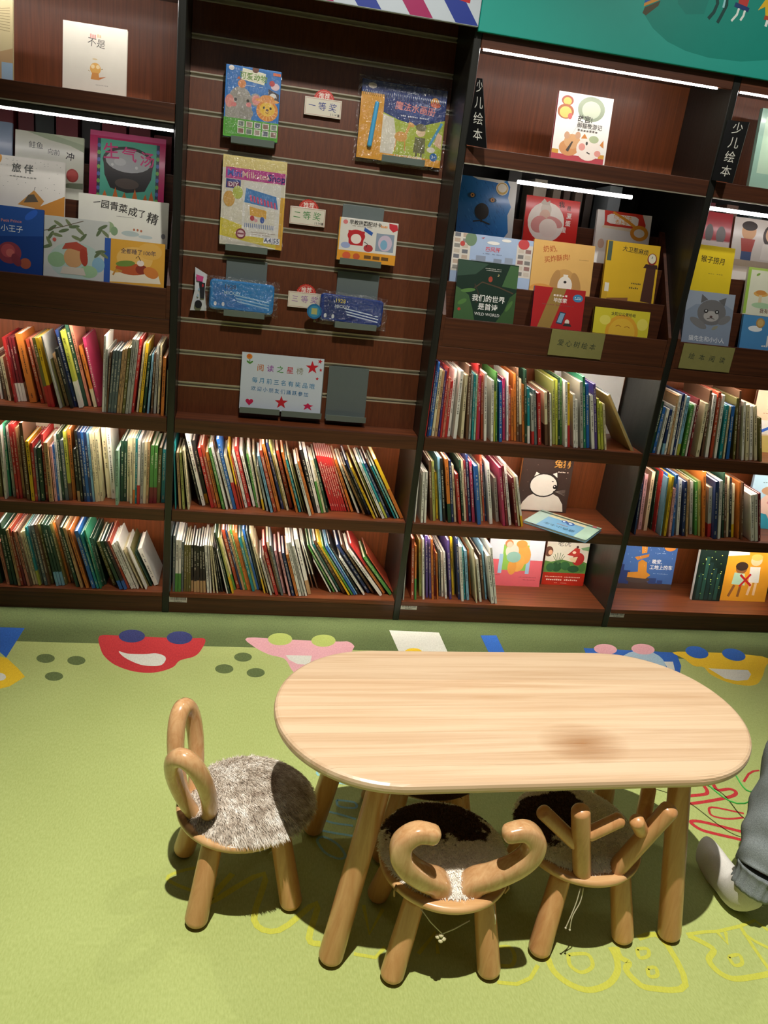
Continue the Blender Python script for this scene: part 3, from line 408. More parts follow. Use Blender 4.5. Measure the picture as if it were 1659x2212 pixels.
'U2R1':'''931.9 21 -0.4 281 4.2 R|938.9 14 -0.7 282 5.8 N|949.4 26 -0.9 275 7.9 B|960.5 24 -1.0 251 9.1 C|971.4 22 -1.4 246 9.1 t|983.1 25 -2.0 247 5.8 v|989.0 13 -2.0 261 5.8 R|1000.1 21 -2.1 224 7.9 s|1010.1 23 -2.1 212 9.2 R|1024.4 36 -2.5 254 9.0 W|1042.9 13 -2.5 254 11.8 W|1071.7 21 -4.6 240 10.4 C|1089.4 12 -6.4 277 8.8 n|1101.2 19 -6.4 246 6.7 G|1110.4 12 -6.9 248 6.7 T|1119.0 12 -7.0 247 6.0 q|1127.0 12 -7.4 286 6.0 R|1138.6 29 -7.7 242 7.3 m|1151.2 27 -8.9 245 7.6 c|1160.7 12 -9.0 256 9.0 W|1187.4 12 -8.9 232 8.8 W|1196.9 12 -9.0 192 5.2 L|1205.3 14 -9.7 264 5.2 g|1221.3 12 -10.1 231 11.3 B|1244.2 46 -10.3 238 9.4 m|1257.2 40 -10.2 261 7.1 W|1265.1 38 -10.3 213 7.1 c|1278.4 46 -10.6 199 9.1 o|1289.0 44 -10.9 261 9.1 o|1299.6 42 -10.9 283 7.8 n|1310.2 40 -11.2 243 8.6 C n 0.28|1319.2 33 -11.2 224 7.1 o|1326.7 26 -11.0 282 7.1 D|1335.6 19 -11.1 213 8.2 T W 0.33|1350.4 12 -11.8 192 9.4 G R 0.27|1361.4 12 -12.1 212 8.7 S|1377.2 12 -12.1 202 12.2 R|1404.6 12 -12.2 208 10.8 C n 0.4|1416.1 12 -12.2 212 5.3 n|1422.5 12 -12.0 204 6.0 W|1442.3 35 -11.9 251 9.9 y|1452.7 32 -11.7 255 8.0 L|1463.8 35 -11.7 262 7.5 D|1474.2 42 -11.7 260 6.5 g|1484.0 12 -11.7 255 9.3 W|1494.8 12 -11.9 249 7.5 Y R 0.35|1519.1 12 -12.8 210 9.1 W|1528.7 12 -12.8 191 6.9 W|1549.1 13 -12.9 260 11.1 G|1562.3 16 -13.2 281 8.5 e|1576.5 20 -13.2 253 11.1 B|1594.7 12 -14.2 212 11.8 W|1607.2 12 -14.2 258 9.0 v|1621.7 12 -14.7 202 8.4 L|1633.6 12 -14.9 187 8.9 L|1646.9 12 -15.4 184 7.3 C''',
'U2R2':'''936.3 12 -3.0 214 4.2 W|964.4 12 -5.5 208 8.4 W|976.9 12 -6.1 208 7.9 W|1008.6 39 -9.7 248 9.0 n|1019.0 37 -9.7 246 9.5 y|1036.7 63 -10.3 195 7.4 Y|1048.5 41 -10.9 265 8.9 b|1059.9 35 -11.2 262 9.5 K|1079.5 30 -11.4 262 12.3 o D 0.3|1093.7 36 -11.3 255 8.4 N|1105.4 42 -11.5 236 7.8 C|1119.9 20 -12.6 208 9.4 R|1140.6 54 -12.2 256 7.3 D|1150.2 56 -12.3 253 7.8 C|1158.8 53 -12.2 256 7.8 M|1168.0 51 -12.1 281 7.8 N|1181.4 45 -12.3 256 10.0 m|1199.1 24 -12.7 245 13.3 B|1221.9 66 -12.8 240 5.6 C|1228.8 59 -12.7 283 6.5 c|1238.2 69 -12.7 240 5.6 N|1251.3 39 -12.8 257 11.8 W|1286.1 68 -13.2 188 11.2 G|1302.3 27 -14.0 246 10.1 m|1314.2 25 -14.3 255 7.1 M|1330.0 38 -14.9 262 9.4 W|1355.1 30 -15.5 207 8.8 M|1366.9 36 -15.7 212 6.6 C|1377.5 29 -16.4 216 7.2 W Y 0.22''',
'U2R3':'''935.6 12 -3.7 273 4.2 G|974.1 21 -7.0 268 10.5 c|986.2 19 -7.3 238 6.7 o g 0.4|1013.3 52 -8.4 250 7.7 y|1021.3 25 -8.3 267 7.7 W|1038.9 43 -8.5 274 9.1 v|1052.2 39 -9.0 263 8.0 v|1060.7 28 -9.1 267 7.2 o|1076.6 58 -9.6 231 4.6 M|1081.4 30 -9.5 207 4.6 o|1097.0 59 -9.6 212 5.3 S|1107.4 57 -9.7 202 7.5 W|1118.7 41 -10.6 210 7.5 W|1136.7 37 -10.8 264 9.1 v|1156.6 75 -10.8 262 8.2 Y|1165.3 85 -10.6 253 4.4 O|1173.4 37 -10.9 274 6.8 N|1184.4 21 -11.2 246 9.3 W|1197.8 39 -11.5 238 5.2 T|1209.5 34 -11.8 224 10.0 b|1234.3 85 -12.2 212 4.6 o|1241.4 12 -12.8 244 4.5 C|1246.2 85 -12.4 212 4.5 t|1260.7 22 -13.8 197 8.6 W|1280.2 43 -13.6 208 8.0 n|1290.8 47 -13.7 250 6.2 b|1309.7 12 -14.7 219 12.1 W|1323.6 12 -14.5 257 8.4 W''',
'U3R1':'''1837.0 18 0.4 207 10.0 D|1852.9 22 -0.1 184 11.1 B|1867.0 12 -0.8 182 10.0 W|1885.9 12 -3.0 179 10.0 N b 0.25|1897.2 13 -3.0 193 8.3 W|1914.2 21 -4.7 235 7.9 t|1923.0 14 -4.9 240 7.9 W|1931.5 12 -4.2 246 7.7 N|1940.3 13 -3.9 242 6.1 W|1952.5 16 -3.6 234 11.0 b L 0.2|1972.7 12 -3.7 205 12.0 g|1986.0 12 -3.9 209 6.6 W|2001.0 17 -4.5 229 8.3 M|2035.0 12 -4.5 216 13.7 C|2060.8 21 -7.5 268 9.3 n|2076.7 15 -7.4 253 12.6 W|2095.8 15 -7.6 264 11.5 c|2113.0 12 -7.8 255 9.9 W|2134.8 12 -8.1 216 12.3 T|2150.7 12 -8.8 214 6.5 C|2167.6 12 -9.8 216 12.4 B|2197.1 14 -12.9 252 9.7 O|2214.0 18 -13.8 282 8.6 n|2233.9 12 -14.5 242 9.1 W|2253.2 12 -15.6 232 13.3 C|2277.4 22 -16.5 226 12.2 W|2298.7 22 -17.4 229 11.6 C|2316.1 12 -18.3 185 8.9 O''',
'U3R2':'''1854.1 14 -5.5 216 7.3 N|1903.1 73 -6.6 241 14.0 p|1923.2 63 -5.7 257 13.9 a|1957.8 81 -6.9 257 4.6 D|1962.6 55 -6.8 263 4.6 R|1969.6 17 -7.0 252 4.6 b|1974.4 47 -5.8 258 4.6 B|1987.1 14 -6.6 257 9.3 Y|2007.7 12 -8.9 210 9.7 p|2025.0 19 -10.8 267 9.6 B|2052.0 31 -11.6 247 11.7 W|2075.3 26 -12.3 240 11.3 N|2089.8 23 -12.9 253 7.3 t|2122.0 49 -14.1 236 11.7 G|2141.5 43 -14.8 240 10.8 g|2153.5 36 -14.9 247 7.3 y|2168.8 29 -14.5 290 11.6 o|2196.8 33 -13.9 222 14.6 G R 0.27|2212.2 13 -13.6 255 14.6 N|2232.8 16 -13.7 259 11.0 W|2258.4 32 -14.7 292 6.7 D|2267.3 29 -15.1 273 7.1 n|2287.3 44 -15.1 272 8.6 C|2297.9 41 -15.3 270 7.3 K|2309.7 43 -14.9 241 9.8 C Y 0.25|2331.3 33 -14.8 254 6.4 o|2339.5 20 -15.1 259 6.4 n|2385.3 12 -17.2 211 14.3 W|2403.3 12 -17.6 216 12.5 W|2417.4 12 -17.2 221 9.6 M'''}

ROWZ = {'R1': .766, 'R2': .421, 'R3': .083}
WHERE = {'U0R1': 'upper shelf left of slat wall', 'U0R2': 'middle shelf left of slat wall', 'U0R3': 'lowest shelf left of slat wall', 'U1R1': 'upper shelf under the slat wall', 'U1R2': 'lower shelf under the slat wall',
         'U2R1': 'upper shelf right of slat wall', 'U2R2': 'middle shelf right of slat wall', 'U2R3': 'lowest shelf right of slat wall', 'U3R1': 'upper shelf of rightmost bookcase', 'U3R2': 'middle shelf of rightmost bookcase'}
RZ = dict(ROWZ); 
def bcol(k, gloss=.38): return M(PAL[k][0], gloss, var=.10, tag='book_cloth')
PAGE = M('E9E4D4', .8, var=.06, tag='paper')
def ordinal(n): return f"{n}{'th' if 10 <= n % 100 <= 20 else {1: 'st', 2: 'nd', 3: 'rd'}.get(n % 10, 'th')}"
ALLB = []
for row, txt in ROWS.items():
    zr = {'U1R1': .421, 'U1R2': .083}.get(row) or ROWZ[row[2:]]
    for i, e in enumerate(txt.replace('\n', '').split('|')):
        f = e.split(); x, y, lean, h, t = [float(v) for v in f[:5]]
        ALLB.append((row, i+1, x/1000, y/1000, lean, h/1000, t/1000, f[5], f[6] if len(f) > 6 else '', float(f[7]) if len(f) > 7 else 0, zr))
big = set(id(b) for b in sorted(ALLB, key=lambda b: -b[5]*b[6])[:300])
def cover_geo(mb, t, d, h, m):
    c = .0016 if t > .006 else .0009
    mb.box(-t/2, t/2, 0, c, 0, h, m); mb.box(-t/2, -t/2+c, c, d, 0, h, m); mb.box(t/2-c, t/2, c, d, 0, h, m)
def band_geo(mb, t, d, z0, z1, m):
    e = .0002
    mb.box(-t/2-e, t/2+e, -e, .001, z0, z1, m); mb.box(-t/2-e, -t/2+.0004, .001, d*.6, z0, z1, m); mb.box(t/2-.0004, t/2+e, .001, d*.6, z0, z1, m)
def title_geo(mb, t, h, frac, dark, rs):
    col = M('2E2A2A', .5, var=.02) if dark else M('E6DFC8', .5, var=.02)
    wd = min(t*.55, .006); z = h*(.93 - .12*rs.random()); zend = h*(frac + .22 + .25*rs.random()); V = []; F = []
    while z > zend:
        ch = wd*(.85+.25*rs.random())
        if rs.random() > .12:
            for k in range(3):
                if rs.random() < .25: continue
                zz0 = z - ch*(k+.7)/3; a = -wd/2*(.5+.5*rs.random()); b = wd/2*(.5+.5*rs.random()); n = len(V)
                V += [(a, -.0003, zz0), (b, -.0003, zz0), (b, -.0003, zz0+ch*.2), (a, -.0003, zz0+ch*.2)]; F.append((n, n+1, n+2, n+3))
            a = wd*(rs.random()-.5)*.5; n = len(V); V += [(a, -.0003, z-ch), (a+wd*.16, -.0003, z-ch), (a+wd*.16, -.0003, z), (a, -.0003, z)]; F.append((n, n+1, n+2, n+3))
        z -= ch*1.28
    z = h*.12; n = len(V)
    if frac < .05 and rs.random() < .6:
        for k in range(3): n = len(V); zz0 = z-k*wd*.9; V += [(-wd*.3, -.0003, zz0), (wd*.3, -.0003, zz0), (wd*.3, -.0003, zz0+wd*.5), (-wd*.3, -.0003, zz0+wd*.5)]; F.append((n, n+1, n+2, n+3))
    if F: mb.add(V, F, col)
stuff = MB()
for b in ALLB:
    row, idx, x, y, lean, h, t, col, band, frac, zr = b
    rs = random.Random(int(row[1])*1000 + int(row[3])*100 + idx); d = min(.285-y-.004, .165 + .045*rs.random())
    loc = Vector((x, y, zr + .0006 + t/2*abs(math.sin(R(lean)))))
    rot = Euler((0, R(lean), 0))
    dark = sum(lin(PAL[col][0])[:3]) > .75
    if id(b) in big:
        e = empty('book', loc, rot, label=f"{PAL[col][1]} book, {ordinal(idx)} from left on {WHERE[row]}", cat='book', group='books standing on the ' + WHERE[row])
        mb = MB(); cover_geo(mb, t, d, h, bcol(col)); obj('cover', mb, e)
        c = .0017 if t > .006 else .001
        mb = MB(); mb.box(-t/2+c, t/2-c, c, d-.003, .003, h-.003, PAGE); obj('page_block', mb, e)
        if band: mb = MB(); band_geo(mb, t, d, 0, h*frac, bcol(band)); obj('cover_band', mb, e)
        mb = MB(); title_geo(mb, t, h, frac, dark, rs)
        if mb.v: obj('spine_title', mb, e, kind='stuff')
    else:
        mb = MB(); cover_geo(mb, t, d, h, bcol(col)); c = .001; mb.box(-t/2+c, t/2-c, c, d-.003, .003, h-.003, PAGE)
        if band: band_geo(mb, t, d, 0, h*frac, bcol(band))
        if t > .0045: title_geo(mb, t, h, frac, dark, rs)
        Mx = Matrix.Translation(loc) @ rot.to_matrix().to_4x4(); off = len(stuff.v); stuff.v += [tuple(Mx @ Vector(p)) for p in mb.v]
        for f, k in zip(mb.f, mb.m): stuff.f.append([q+off for q in f]); stuff.m.append(stuff.mi(mb.mats[k]))
obj('thin_book_mass', stuff, kind='stuff', label='thinnest booklets wedged between the larger books in the rows', cat='book')

# ------------------------------------------------------------------ books shown face out
def lift(mb, d): mb.v = [(a, b, c+d) for a, b, c in mb.v]
def face_book(x, y, z, w, h, tilt, base, ops, label, th=.012, spine=None, rz=0, gloss=.3, group=None, name='picture_book', flat=False, v0=0):
    rot = (R(-tilt), 0, R(rz)) if not flat else (R(-90), 0, R(rz))
    e = empty(name, (x, y, z), rot, label=label, cat='book', group=group)
    m = M(base, gloss, var=.05, coat=.25, tag='printed_cover'); sm = M(spine or base, gloss, var=.05, coat=.25, tag='printed_cover')
    c = .0022
    mb = MB(); mb.box(0, w, 0, c, 0, h, m); mb.box(0, w, th-c, th, 0, h, m); mb.box(0, c, c, th-c, 0, h, sm); obj('cover', mb, e)
    mb = MB(); mb.box(c+.0003, w-.004, c+.0002, th-c-.0002, .004, h-.004, PAGE); obj('page_block', mb, e)
    pr = [o for o in ops if o[0] != 't']; tx = [o for o in ops if o[0] == 't']
    mb = MB(); k = art(mb, pr, w, h*(1-v0)); lift(mb, h*v0)
    if mb.v: obj('cover_print', mb, e, kind='stuff')
    if tx: mb = MB(); art(mb, tx, w, h*(1-v0), start=k); lift(mb, h*v0); obj('cover_title', mb, e)
    return e
FZ, MZ, BZ = 1.1215, 1.2515, 1.3865
TG = 'picture books shown face out in the stepped trays'
BLK = '26241F'
# bookcase right of the slat wall: tray
face_book(.976, .026, FZ, .224, .286, 12, '1E3328', [('p', [(0, .0), (.35, .0), (.3, .2), (.22, .42), (.1, .5), (0, .55)], '3B5F34'), ('p', [(.7, 0), (1, 0), (1, .55), (.9, .45), (.82, .2)], '35562C'), ('p', [(0, .72), (.3, .78), (.5, .97), (0, 1)], '2C4A38'), ('p', [(.75, .62), (1, .6), (1, .98), (.86, .99)], '40663A'),
    ('l', [(.3, .55), (.42, .66), (.7, .6), (.95, .52)], .02, '4A3B28'), ('l', [(.3, .62), (.38, .45), (.35, .3)], .015, '3A2F22'), ('e', .12, .3, .08, .035, '4E7A3A', 30), ('e', .2, .5, .12, .03, '557F3E', 10), ('e', .9, .3, .1, .03, '4A7236', 60), ('e', .08, .17, .025, .025, 'B0382C'), ('e', .55, .72, .035, .045, 'A2402C'), ('e', .67, .8, .018, .018, 'D8C98A'), ('e', .663, .803, .016, .016, '1E3328'),
    ('x', .45, .89, .72, 14, .012, 'C9C9BE'), ('x', .45, .86, .72, 14, .012, 'C9C9BE'), ('t', '我们的世界', .55, .38, .12, 'EDEDE6', .02), ('t', '是首诗', .55, .24, .12, 'EDEDE6', .02), ('t', 'WILD WORLD', .55, .12, .07, 'DADAD2', .01)], 'dark green jungle picture book reading WILD WORLD, front row of tray', .014, group=TG, v0=0.28)
face_book(1.267, .026, FZ, .196, .225, 12, 'B3282A', [('p', [(.12, .0), (.38, .0), (.62, 1), (.36, 1)], '9A7A3C'), ('p', [(.48, .15), (.6, .13), (.66, .42), (.54, .44)], '2E4058'), ('p', [(.5, .18), (.59, .165), (.64, .4), (.555, .415)], '7FA6C0'), ('e', .7, .2, .045, .05, 'E6D8C8'), ('p', [(.62, .1), (.8, .1), (.76, .17), (.66, .17)], '33302E'), ('e', .86, .8, .1, .07, '3F86B4'), ('x', .15, .58, .8, 22, .02, '8E4A48'), ('x', .8, .81, .93, 6, .02, 'E8F0F4'), ('x', .8, .77, .93, 6, .02, 'E8F0F4'),
    ('x', .38, .8, .72, 6, .05, 'EBDAD0'), ('t', '毕加索', .52, .7, .12, 'F0EAE4', .02)], 'red picture book with brown diagonal beam reading 毕加索 in display tray', .012, '1E2A50', group=TG, v0=0.35)
face_book(1.507, .026, FZ, .219, .175, 12, 'D9CC3A', [('e', .52, .12, .3, .3, 'E0A52E'), ('e', .52, .12, .24, .24, 'E5B93A'), ('e', .2, .55, .1, .08, 'E6DB5E'), ('e', .88, .5, .1, .1, 'E6DB5E'), ('l', [(.4, .35), (.45, .4), (.5, .35)], .012, 'B07828'), ('l', [(.56, .34), (.61, .38), (.66, .33)], .012, 'B07828'), ('t', '太阳公公笑哈哈', .52, .8, .145, '35362A', .02)], 'small yellow sun picture book in front row of display tray', .014, '3E3418', group=TG, v0=0.45)
face_book(.960, .100, MZ, .300, .242, 12, 'A9BEDB', [('r', 0, 0, .22, 1, 'D8D2C4'), ('r', .8, 0, 1, .86, 'D6CFC4')] + [('r', .02+.1*i, .05+.14*j, .09+.1*i, .15+.14*j, ['8A8880', 'C3B7A4', '6E7076', 'B9A490'][(i+j*3) % 4]) for i in range(2) for j in range(7)] + [('r', .82+.09*i, .05+.15*j, .89+.09*i, .15+.15*j, ['7C7A76', 'C9BEAE', '94706A'][(i+j) % 3]) for i in range(2) for j in range(5)] +
    [('r', .24, 0, .8, .34, '9AA6B8'), ('r', .3, 0, .42, .46, '8C97A8'), ('r', .52, 0, .62, .42, '8590A0'), ('r', .66, 0, .76, .48, '95A0B0'), ('e', .22, .86, .07, .08, '6E8A6A'), ('e', .5, .82, .08, .02, 'EFEDE6'), ('e', .66, .92, .06, .018, 'EFEDE6'), ('e', .88, .88, .07, .06, 'C64446'), ('e', .12, .72, .03, .03, 'C0443C'), ('p', [(.34, .92), (.39, .95), (.37, .9)], 'B04A50'), ('x', .38, .52, .62, 14, .02, '6A7690'), ('t', '四风街', .5, .64, .14, 'D6505C', .03)], 'wide pale blue street scene picture book with pink title in tray', .012, group=TG, v0=0.45)
face_book(1.262, .100, MZ, .236, .251, 12, 'E3B56A', [('e', .55, .2, .2, .2, 'C99A58'), ('e', .4, .22, .07, .17, 'B98C50', -15), ('e', .75, .2, .07, .17, 'B98C50', 20), ('e', .57, .14, .12, .14, 'EDE6D8'), ('p', [(.53, .36), (.61, .36), (.6, .2), (.55, .2)], 'EDE6D8'), ('e', .57, .21, .025, .02, '2A2624'), ('r', .4, 0, .78, .06, '8E3A3C'), ('e', .2, .02, .2, .08, 'D99A48'), ('x', .76, .68, .92, 8, .018, 'B48A50'), ('t', '奶奶,', .27, .83, .14, 'B9602C', .025, 8), ('t', '买炸酥肉!', .4, .66, .135, 'B9602C', .025, 12)], 'warm yellow picture book with a beagle dog reading 奶奶买炸酥肉', .012, group=TG, v0=0.3)
face_book(1.544, .100, MZ, .211, .279, 12, 'DDB32E', [('r', 0, 0, .1, .26, 'CFA42A'), ('r', .02, .66, .1, .99, '4A5A4E'), ('p', [(.74, .02), (.96, .0), (.96, .62), (.78, .62)], '4A2A1E'), ('p', [(.72, .6), (1, .6), (.98, .67), (.76, .67)], '3C221A'), ('e', .87, .76, .09, .1, '8A2E24'), ('e', .87, .77, .07, .08, 'E2DFC8'), ('l', [(.86, .77), (.87, .81)], .012, '3A4A48'), ('x', .5, .3, .72, 7, .03, '6A5A28'), ('x', .5, .22, .72, 6, .03, '6A5A28'), ('p', [(.1, .02), (.5, .06), (.5, 0), (.1, 0)], '8A5A34'), ('r', .04, .13, .12, .28, 'E6E0CE'), ('t', '大卫惹麻烦', .54, .87, .1, '3E3A22', .01, -4)], 'golden yellow picture book with red mantel clock reading 大卫惹麻烦', .014, 'B98E1E', group=TG, v0=0.25)
rs = random.Random(3)
bear = [('p', [(.82, 1), (.88, .9), (.86, .7), (.93, .55), (.88, .4), (.92, .1), (.86, 0), (1, 0), (1, 1)], 'DFE2DE'), ('p', [(.2, 1), (.3, .96), (.5, .955), (.7, .94), (.8, 1)], 'DDE0DC')] + [('l', [(a, b), (a+.03, b-.05)], .006, rs.choice(['1E5C9E', '4FA3DE', '2A6CB4'])) for a, b in [(rs.uniform(.03, .8), rs.uniform(.05, .95)) for _ in range(90)]] + \
    [('e', .22, .67, .07, .045, '24506E'), ('e', .23, .675, .035, .035, 'D59A52'), ('e', .23, .675, .013, .013, '201C18'), ('e', .59, .63, .07, .04, '24506E'), ('e', .59, .632, .035, .035, 'D59A52'), ('e', .59, .632, .013, .013, '201C18'), ('e', .42, .41, .125, .135, '2A2620'), ('r', .41, .22, .44, .36, '2A2620'), ('l', [(.28, .22), (.42, .25), (.58, .2)], .02, '2A2620'), ('e', .74, .85, .11, .11, 'E6DDC4'), ('e', .74, .85, .095, .095, 'C9A548'), ('e', .74, .86, .08, .07, 'EFEAD8')]
face_book(.982, .195, BZ, .214, .30, 12, '2F82CC', bear, 'bright blue bear face picture book with gold seal, back of tray', .012, 'E0E2DE', group=TG, v0=0.34)
face_book(1.237, .195, BZ, .209, .262, 12, 'D0271F', [('e', .4, .48, .34, .34, 'EEE6DC'), ('e', .38, .74, .1, .12, 'D8CDBE'), ('e', .37, .62, .1, .1, 'DDB8A4'), ('e', .28, .42, .16, .14, 'D9928E', 30), ('e', .56, .5, .16, .08, 'D9928E', -20), ('e', .45, .36, .17, .16, 'EDE0D6'), ('p', [(.27, .88), (.33, .97), (.38, .9), (.44, .94), (.44, .84), (.3, .84)], 'C9BFB0'), ('t', '我', .66, .88, .14, '231C1A', .04, 5), ('t', '是', .8, .82, .1, '231C1A', .02), ('t', '夏', .82, .66, .13, 'F2EEE6', .03), ('t', '蛋', .81, .5, .13, 'F2EEE6', .03), ('t', '蛋', .74, .35, .13, 'F2EEE6', .03)], 'red picture book with a baby in a white circle, display tray', .012, 'E6DED4', group=TG, v0=0.36)
face_book(1.519, .195, BZ, .218, .245, 12, 'E7E5E0', [('p', [(.12, 1), (.82, 1), (.9, .75), (.9, .62), (.14, .62), (.14, .75)], 'CF3B2E'), ('p', [(.18, .88), (.25, .93), (.7, .93), (.76, .88), (.76, .72), (.7, .68), (.25, .68), (.18, .72)], 'F0EEE8'), ('p', [(.12, .62), (.88, .62), (.8, .52), (.5, .54), (.1, .56)], 'E6D9BC'), ('l', [(.28, .99), (.55, .8), (.78, .6)], .05, 'E59A2E'), ('e', .8, .52, .17, .13, 'E59A2E'), ('e', .8, .52, .1, .07, 'EDE9DC'), ('e', .12, .15, .06, .08, 'D9B8A4'), ('t', '便便公主', .47, .86, .13, 'E3A035', .03, -3), ('t', '去上学', .45, .73, .12, 'E3A035', .03, -3)], 'white and red picture book with orange title 便便公主去上学', .014, group=TG, v0=0.42)
# left bookcase: tray
GF = TG
face_book(-.621, .026, FZ, .213, .286, 12, '1D3F86', [('p', [(0, .5), (1, .6), (1, 1), (0, 1)], '24509C'), ('e', .52, .3, .17, .16, '8A3A48'), ('e', .5, .33, .1, .1, 'B04E56'), ('e', .53, .3, .06, .06, 'C66A66'), ('e', .75, .16, .08, .08, 'A8563E'), ('e', .62, .2, .06, .1, '7E3440', 30), ('e', .82, .9, .11, .05, '2E62C6', 40), ('t', 'Le Petit Prince', .5, .78, .065, 'D88A78', .005, 2), ('t', '小王子', .55, .66, .11, 'E4E8F0', .0)], 'deep blue picture book with a red rose reading 小王子', .012, group=GF, v0=0.28)
lv = []
for a, b, r in ((.12, .8, 40), (.22, .88, -30), (.3, .78, 20), (.38, .9, -50), (.1, .68, 60), (.2, .7, -10), (.46, .86, 10), (.55, .8, -40), (.6, .7, 50), (.9, .9, 30), (.95, .8, -40), (.85, .82, 60), (.88, .5, 10), (.93, .45, -30), (.84, .46, 50), (.05, .5, 20), (.08, .58, -60), (.5, .68, -20)): lv.append(('e', a, b, .085, .026, '5E6E4E' if r > 0 else '74805C', r))
face_book(-.406, .026, FZ, .200, .272, 12, 'C3C6C4', [('e', .5, .3, .42, .3, 'AFC4BE'), ('e', .2, .3, .14, .12, '8DB08A'), ('e', .85, .28, .1, .12, '86B0C8'), ('e', .7, .15, .14, .1, '9ABF94')] + lv + [('l', [(0, .75), (.3, .85), (.6, .97)], .01, '6A5A48'), ('e', .46, .36, .15, .16, 'C99A6A'), ('p', [(.28, .48), (.33, .58), (.5, .62), (.66, .54), (.68, .42), (.6, .46), (.42, .5)], 'B04A3A'), ('e', .62, .38, .06, .14, 'A8402E', 10), ('p', [(.3, .2), (.62, .2), (.66, .08), (.26, .08)], 'CDC5B6'), ('e', .16, .62, .03, .03, 'C05A50')], 'pale picture book with leafy branches and a child in red cap', .010, group=GF, v0=0.29)
face_book(-.218, .026, FZ, .192, .222, 12, 'D9A23E', [('r', 0, 0, .1, 1, '2E56A6'), ('e', .5, .6, .3, .2, 'E2B45E'), ('e', .75, .8, .2, .14, 'DDAC50'), ('p', [(.1, .05), (.95, .1), (.9, .3), (.6, .34), (.2, .26), (.1, .3)], 'E9DFC4'), ('e', .45, .37, .26, .1, 'B8562A'), ('e', .62, .38, .1, .08, '8A3420'), ('e', .78, .33, .13, .09, 'CF7C34', -20), ('e', .35, .48, .16, .05, '6E8A3A', 8), ('e', .6, .52, .06, .05, 'E6D8CC'), ('l', [(.52, .62), (.56, .68), (.6, .57)], .012, '4A3420'), ('l', [(.15, .2), (.2, .33), (.3, .3)], .03, 'C08A3E'), ('t', '全都睡了100年', .56, .75, .12, '4A4250', .01)], 'orange picture book with blue spine band reading 全都睡了100年', .012, '2E56A6', group=GF, v0=0.35)
rs = random.Random(5)
face_book(-.580, .100, MZ, .225, .306, 12, 'E4E1DA', [('p', [(.5, .1), (1, .42), (1, 0), (0, 0), (0, .12), (.25, .06)], 'C98A3A'), ('p', [(.36, .2), (.58, .47), (.72, .3), (.64, .16)], 'C68E48'), ('p', [(.44, .24), (.5, .38), (.58, .4), (.64, .28)], '5E5648'), ('e', .05, .95, .09, .1, 'DDA050'), ('l', [(.585, .47), (.59, .52)], .008, '6A6A68')] + [('e', rs.uniform(.03, .95), rs.uniform(.45, .97), .006, .004, '8A8E8A') for _ in range(45)] + [('x', .2, .66, .62, 9, .022, '8A8A86'), ('t', '旅 伴', .42, .8, .16, '4E5250', .03)], 'white speckled picture book with orange mountain reading 旅伴', .012, group=GF, v0=0.4)
face_book(-.311, .100, MZ, .287, .219, 12, 'DCDCD0', [('e', .35, .3, .05, .06, '8FA67C', 20), ('e', .4, .22, .04, .05, '7C9A72'), ('e', .58, .2, .1, .03, 'AFC0BC'), ('e', .75, .16, .08, .02, 'B6C6C4'), ('e', .62, .3, .012, .014, 'B06A4A'), ('e', .66, .3, .012, .014, 'B06A4A'), ('e', .7, .29, .012, .014, 'B06A4A'), ('e', .95, .22, .025, .03, '83868A'), ('x', .42, .56, .62, 14, .016, '8A8A84'), ('t', '一', .2, .82, .17, '24221E', .02, 10), ('t', '园', .29, .79, .2, '24221E', .02, -4), ('t', '青', .39, .77, .21, '24221E', .02), ('t', '菜', .49, .74, .21, '24221E', .02, -5), ('t', '成', .60, .69, .22, '24221E', .03, -5), ('t', '了', .70, .67, .19, '24221E', .02), ('t', '精', .82, .58, .27, '24221E', .03, -12)], 'wide off-white picture book with black brush title 一园青菜成了精', .010, group=GF, v0=0.36)
face_book(-.526, .195, BZ, .215, .252, 12, 'D8DACA', [('p', [(.15, 1), (1, 1), (1, .72), (.8, .82), (.5, .88)], 'A9B89A'), ('p', [(.5, 1), (1, 1), (1, .86)], 'C3CFB4'), ('p', [(.55, .0), (1, .0), (1, .12), (.8, .1)], '7E8A70'), ('e', .84, .25, .09, .1, 'B03A38'), ('e', .84, .25, .07, .08, 'C44A44'), ('t', '鲑鱼', .3, .74, .14, '4E5450', .0), ('t', '向前', .56, .65, .12, '4E5450', .0, -4), ('t', '冲', .8, .6, .17, '2E302E', .02, -6)], 'pale green picture book with red seal reading 鲑鱼向前冲', .012, group=GF, v0=0.35)
soup = [('r', .1, .0, .92, .9, '2A3E58'), ('r', .14, .0, .88, .9, '58BFA2')] + [('e', .12, .1+.1*i, .022, .028, ['7FBF5A', '5A78C0'][i % 2]) for i in range(8)] + [('e', .9, .1+.1*i, .022, .028, ['7FBF5A', '5A78C0'][i % 2]) for i in range(8)] + [('p', [(.18, .6), (.2, .4), (.28, .22), (.5, .17), (.74, .22), (.82, .4), (.84, .6)], '262422'), ('e', .51, .62, .34, .19, '2E2A28'), ('e', .51, .62, .3, .15, 'B9BCC0'), ('e', .4, .6, .08, .05, 'D0D2D4'), ('e', .62, .54, .02, .02, 'E2E4E4'), ('e', .3, .55, .018, .018, 'E2E4E4'), ('e', .5, .3, .16, .07, '55483E')] + [('p', [(a, .04), (a+.05, .18+.06*(i % 2)), (a+.1, .04)], 'D9752C') for i, a in enumerate((.16, .3, .42, .56, .7, .78))]
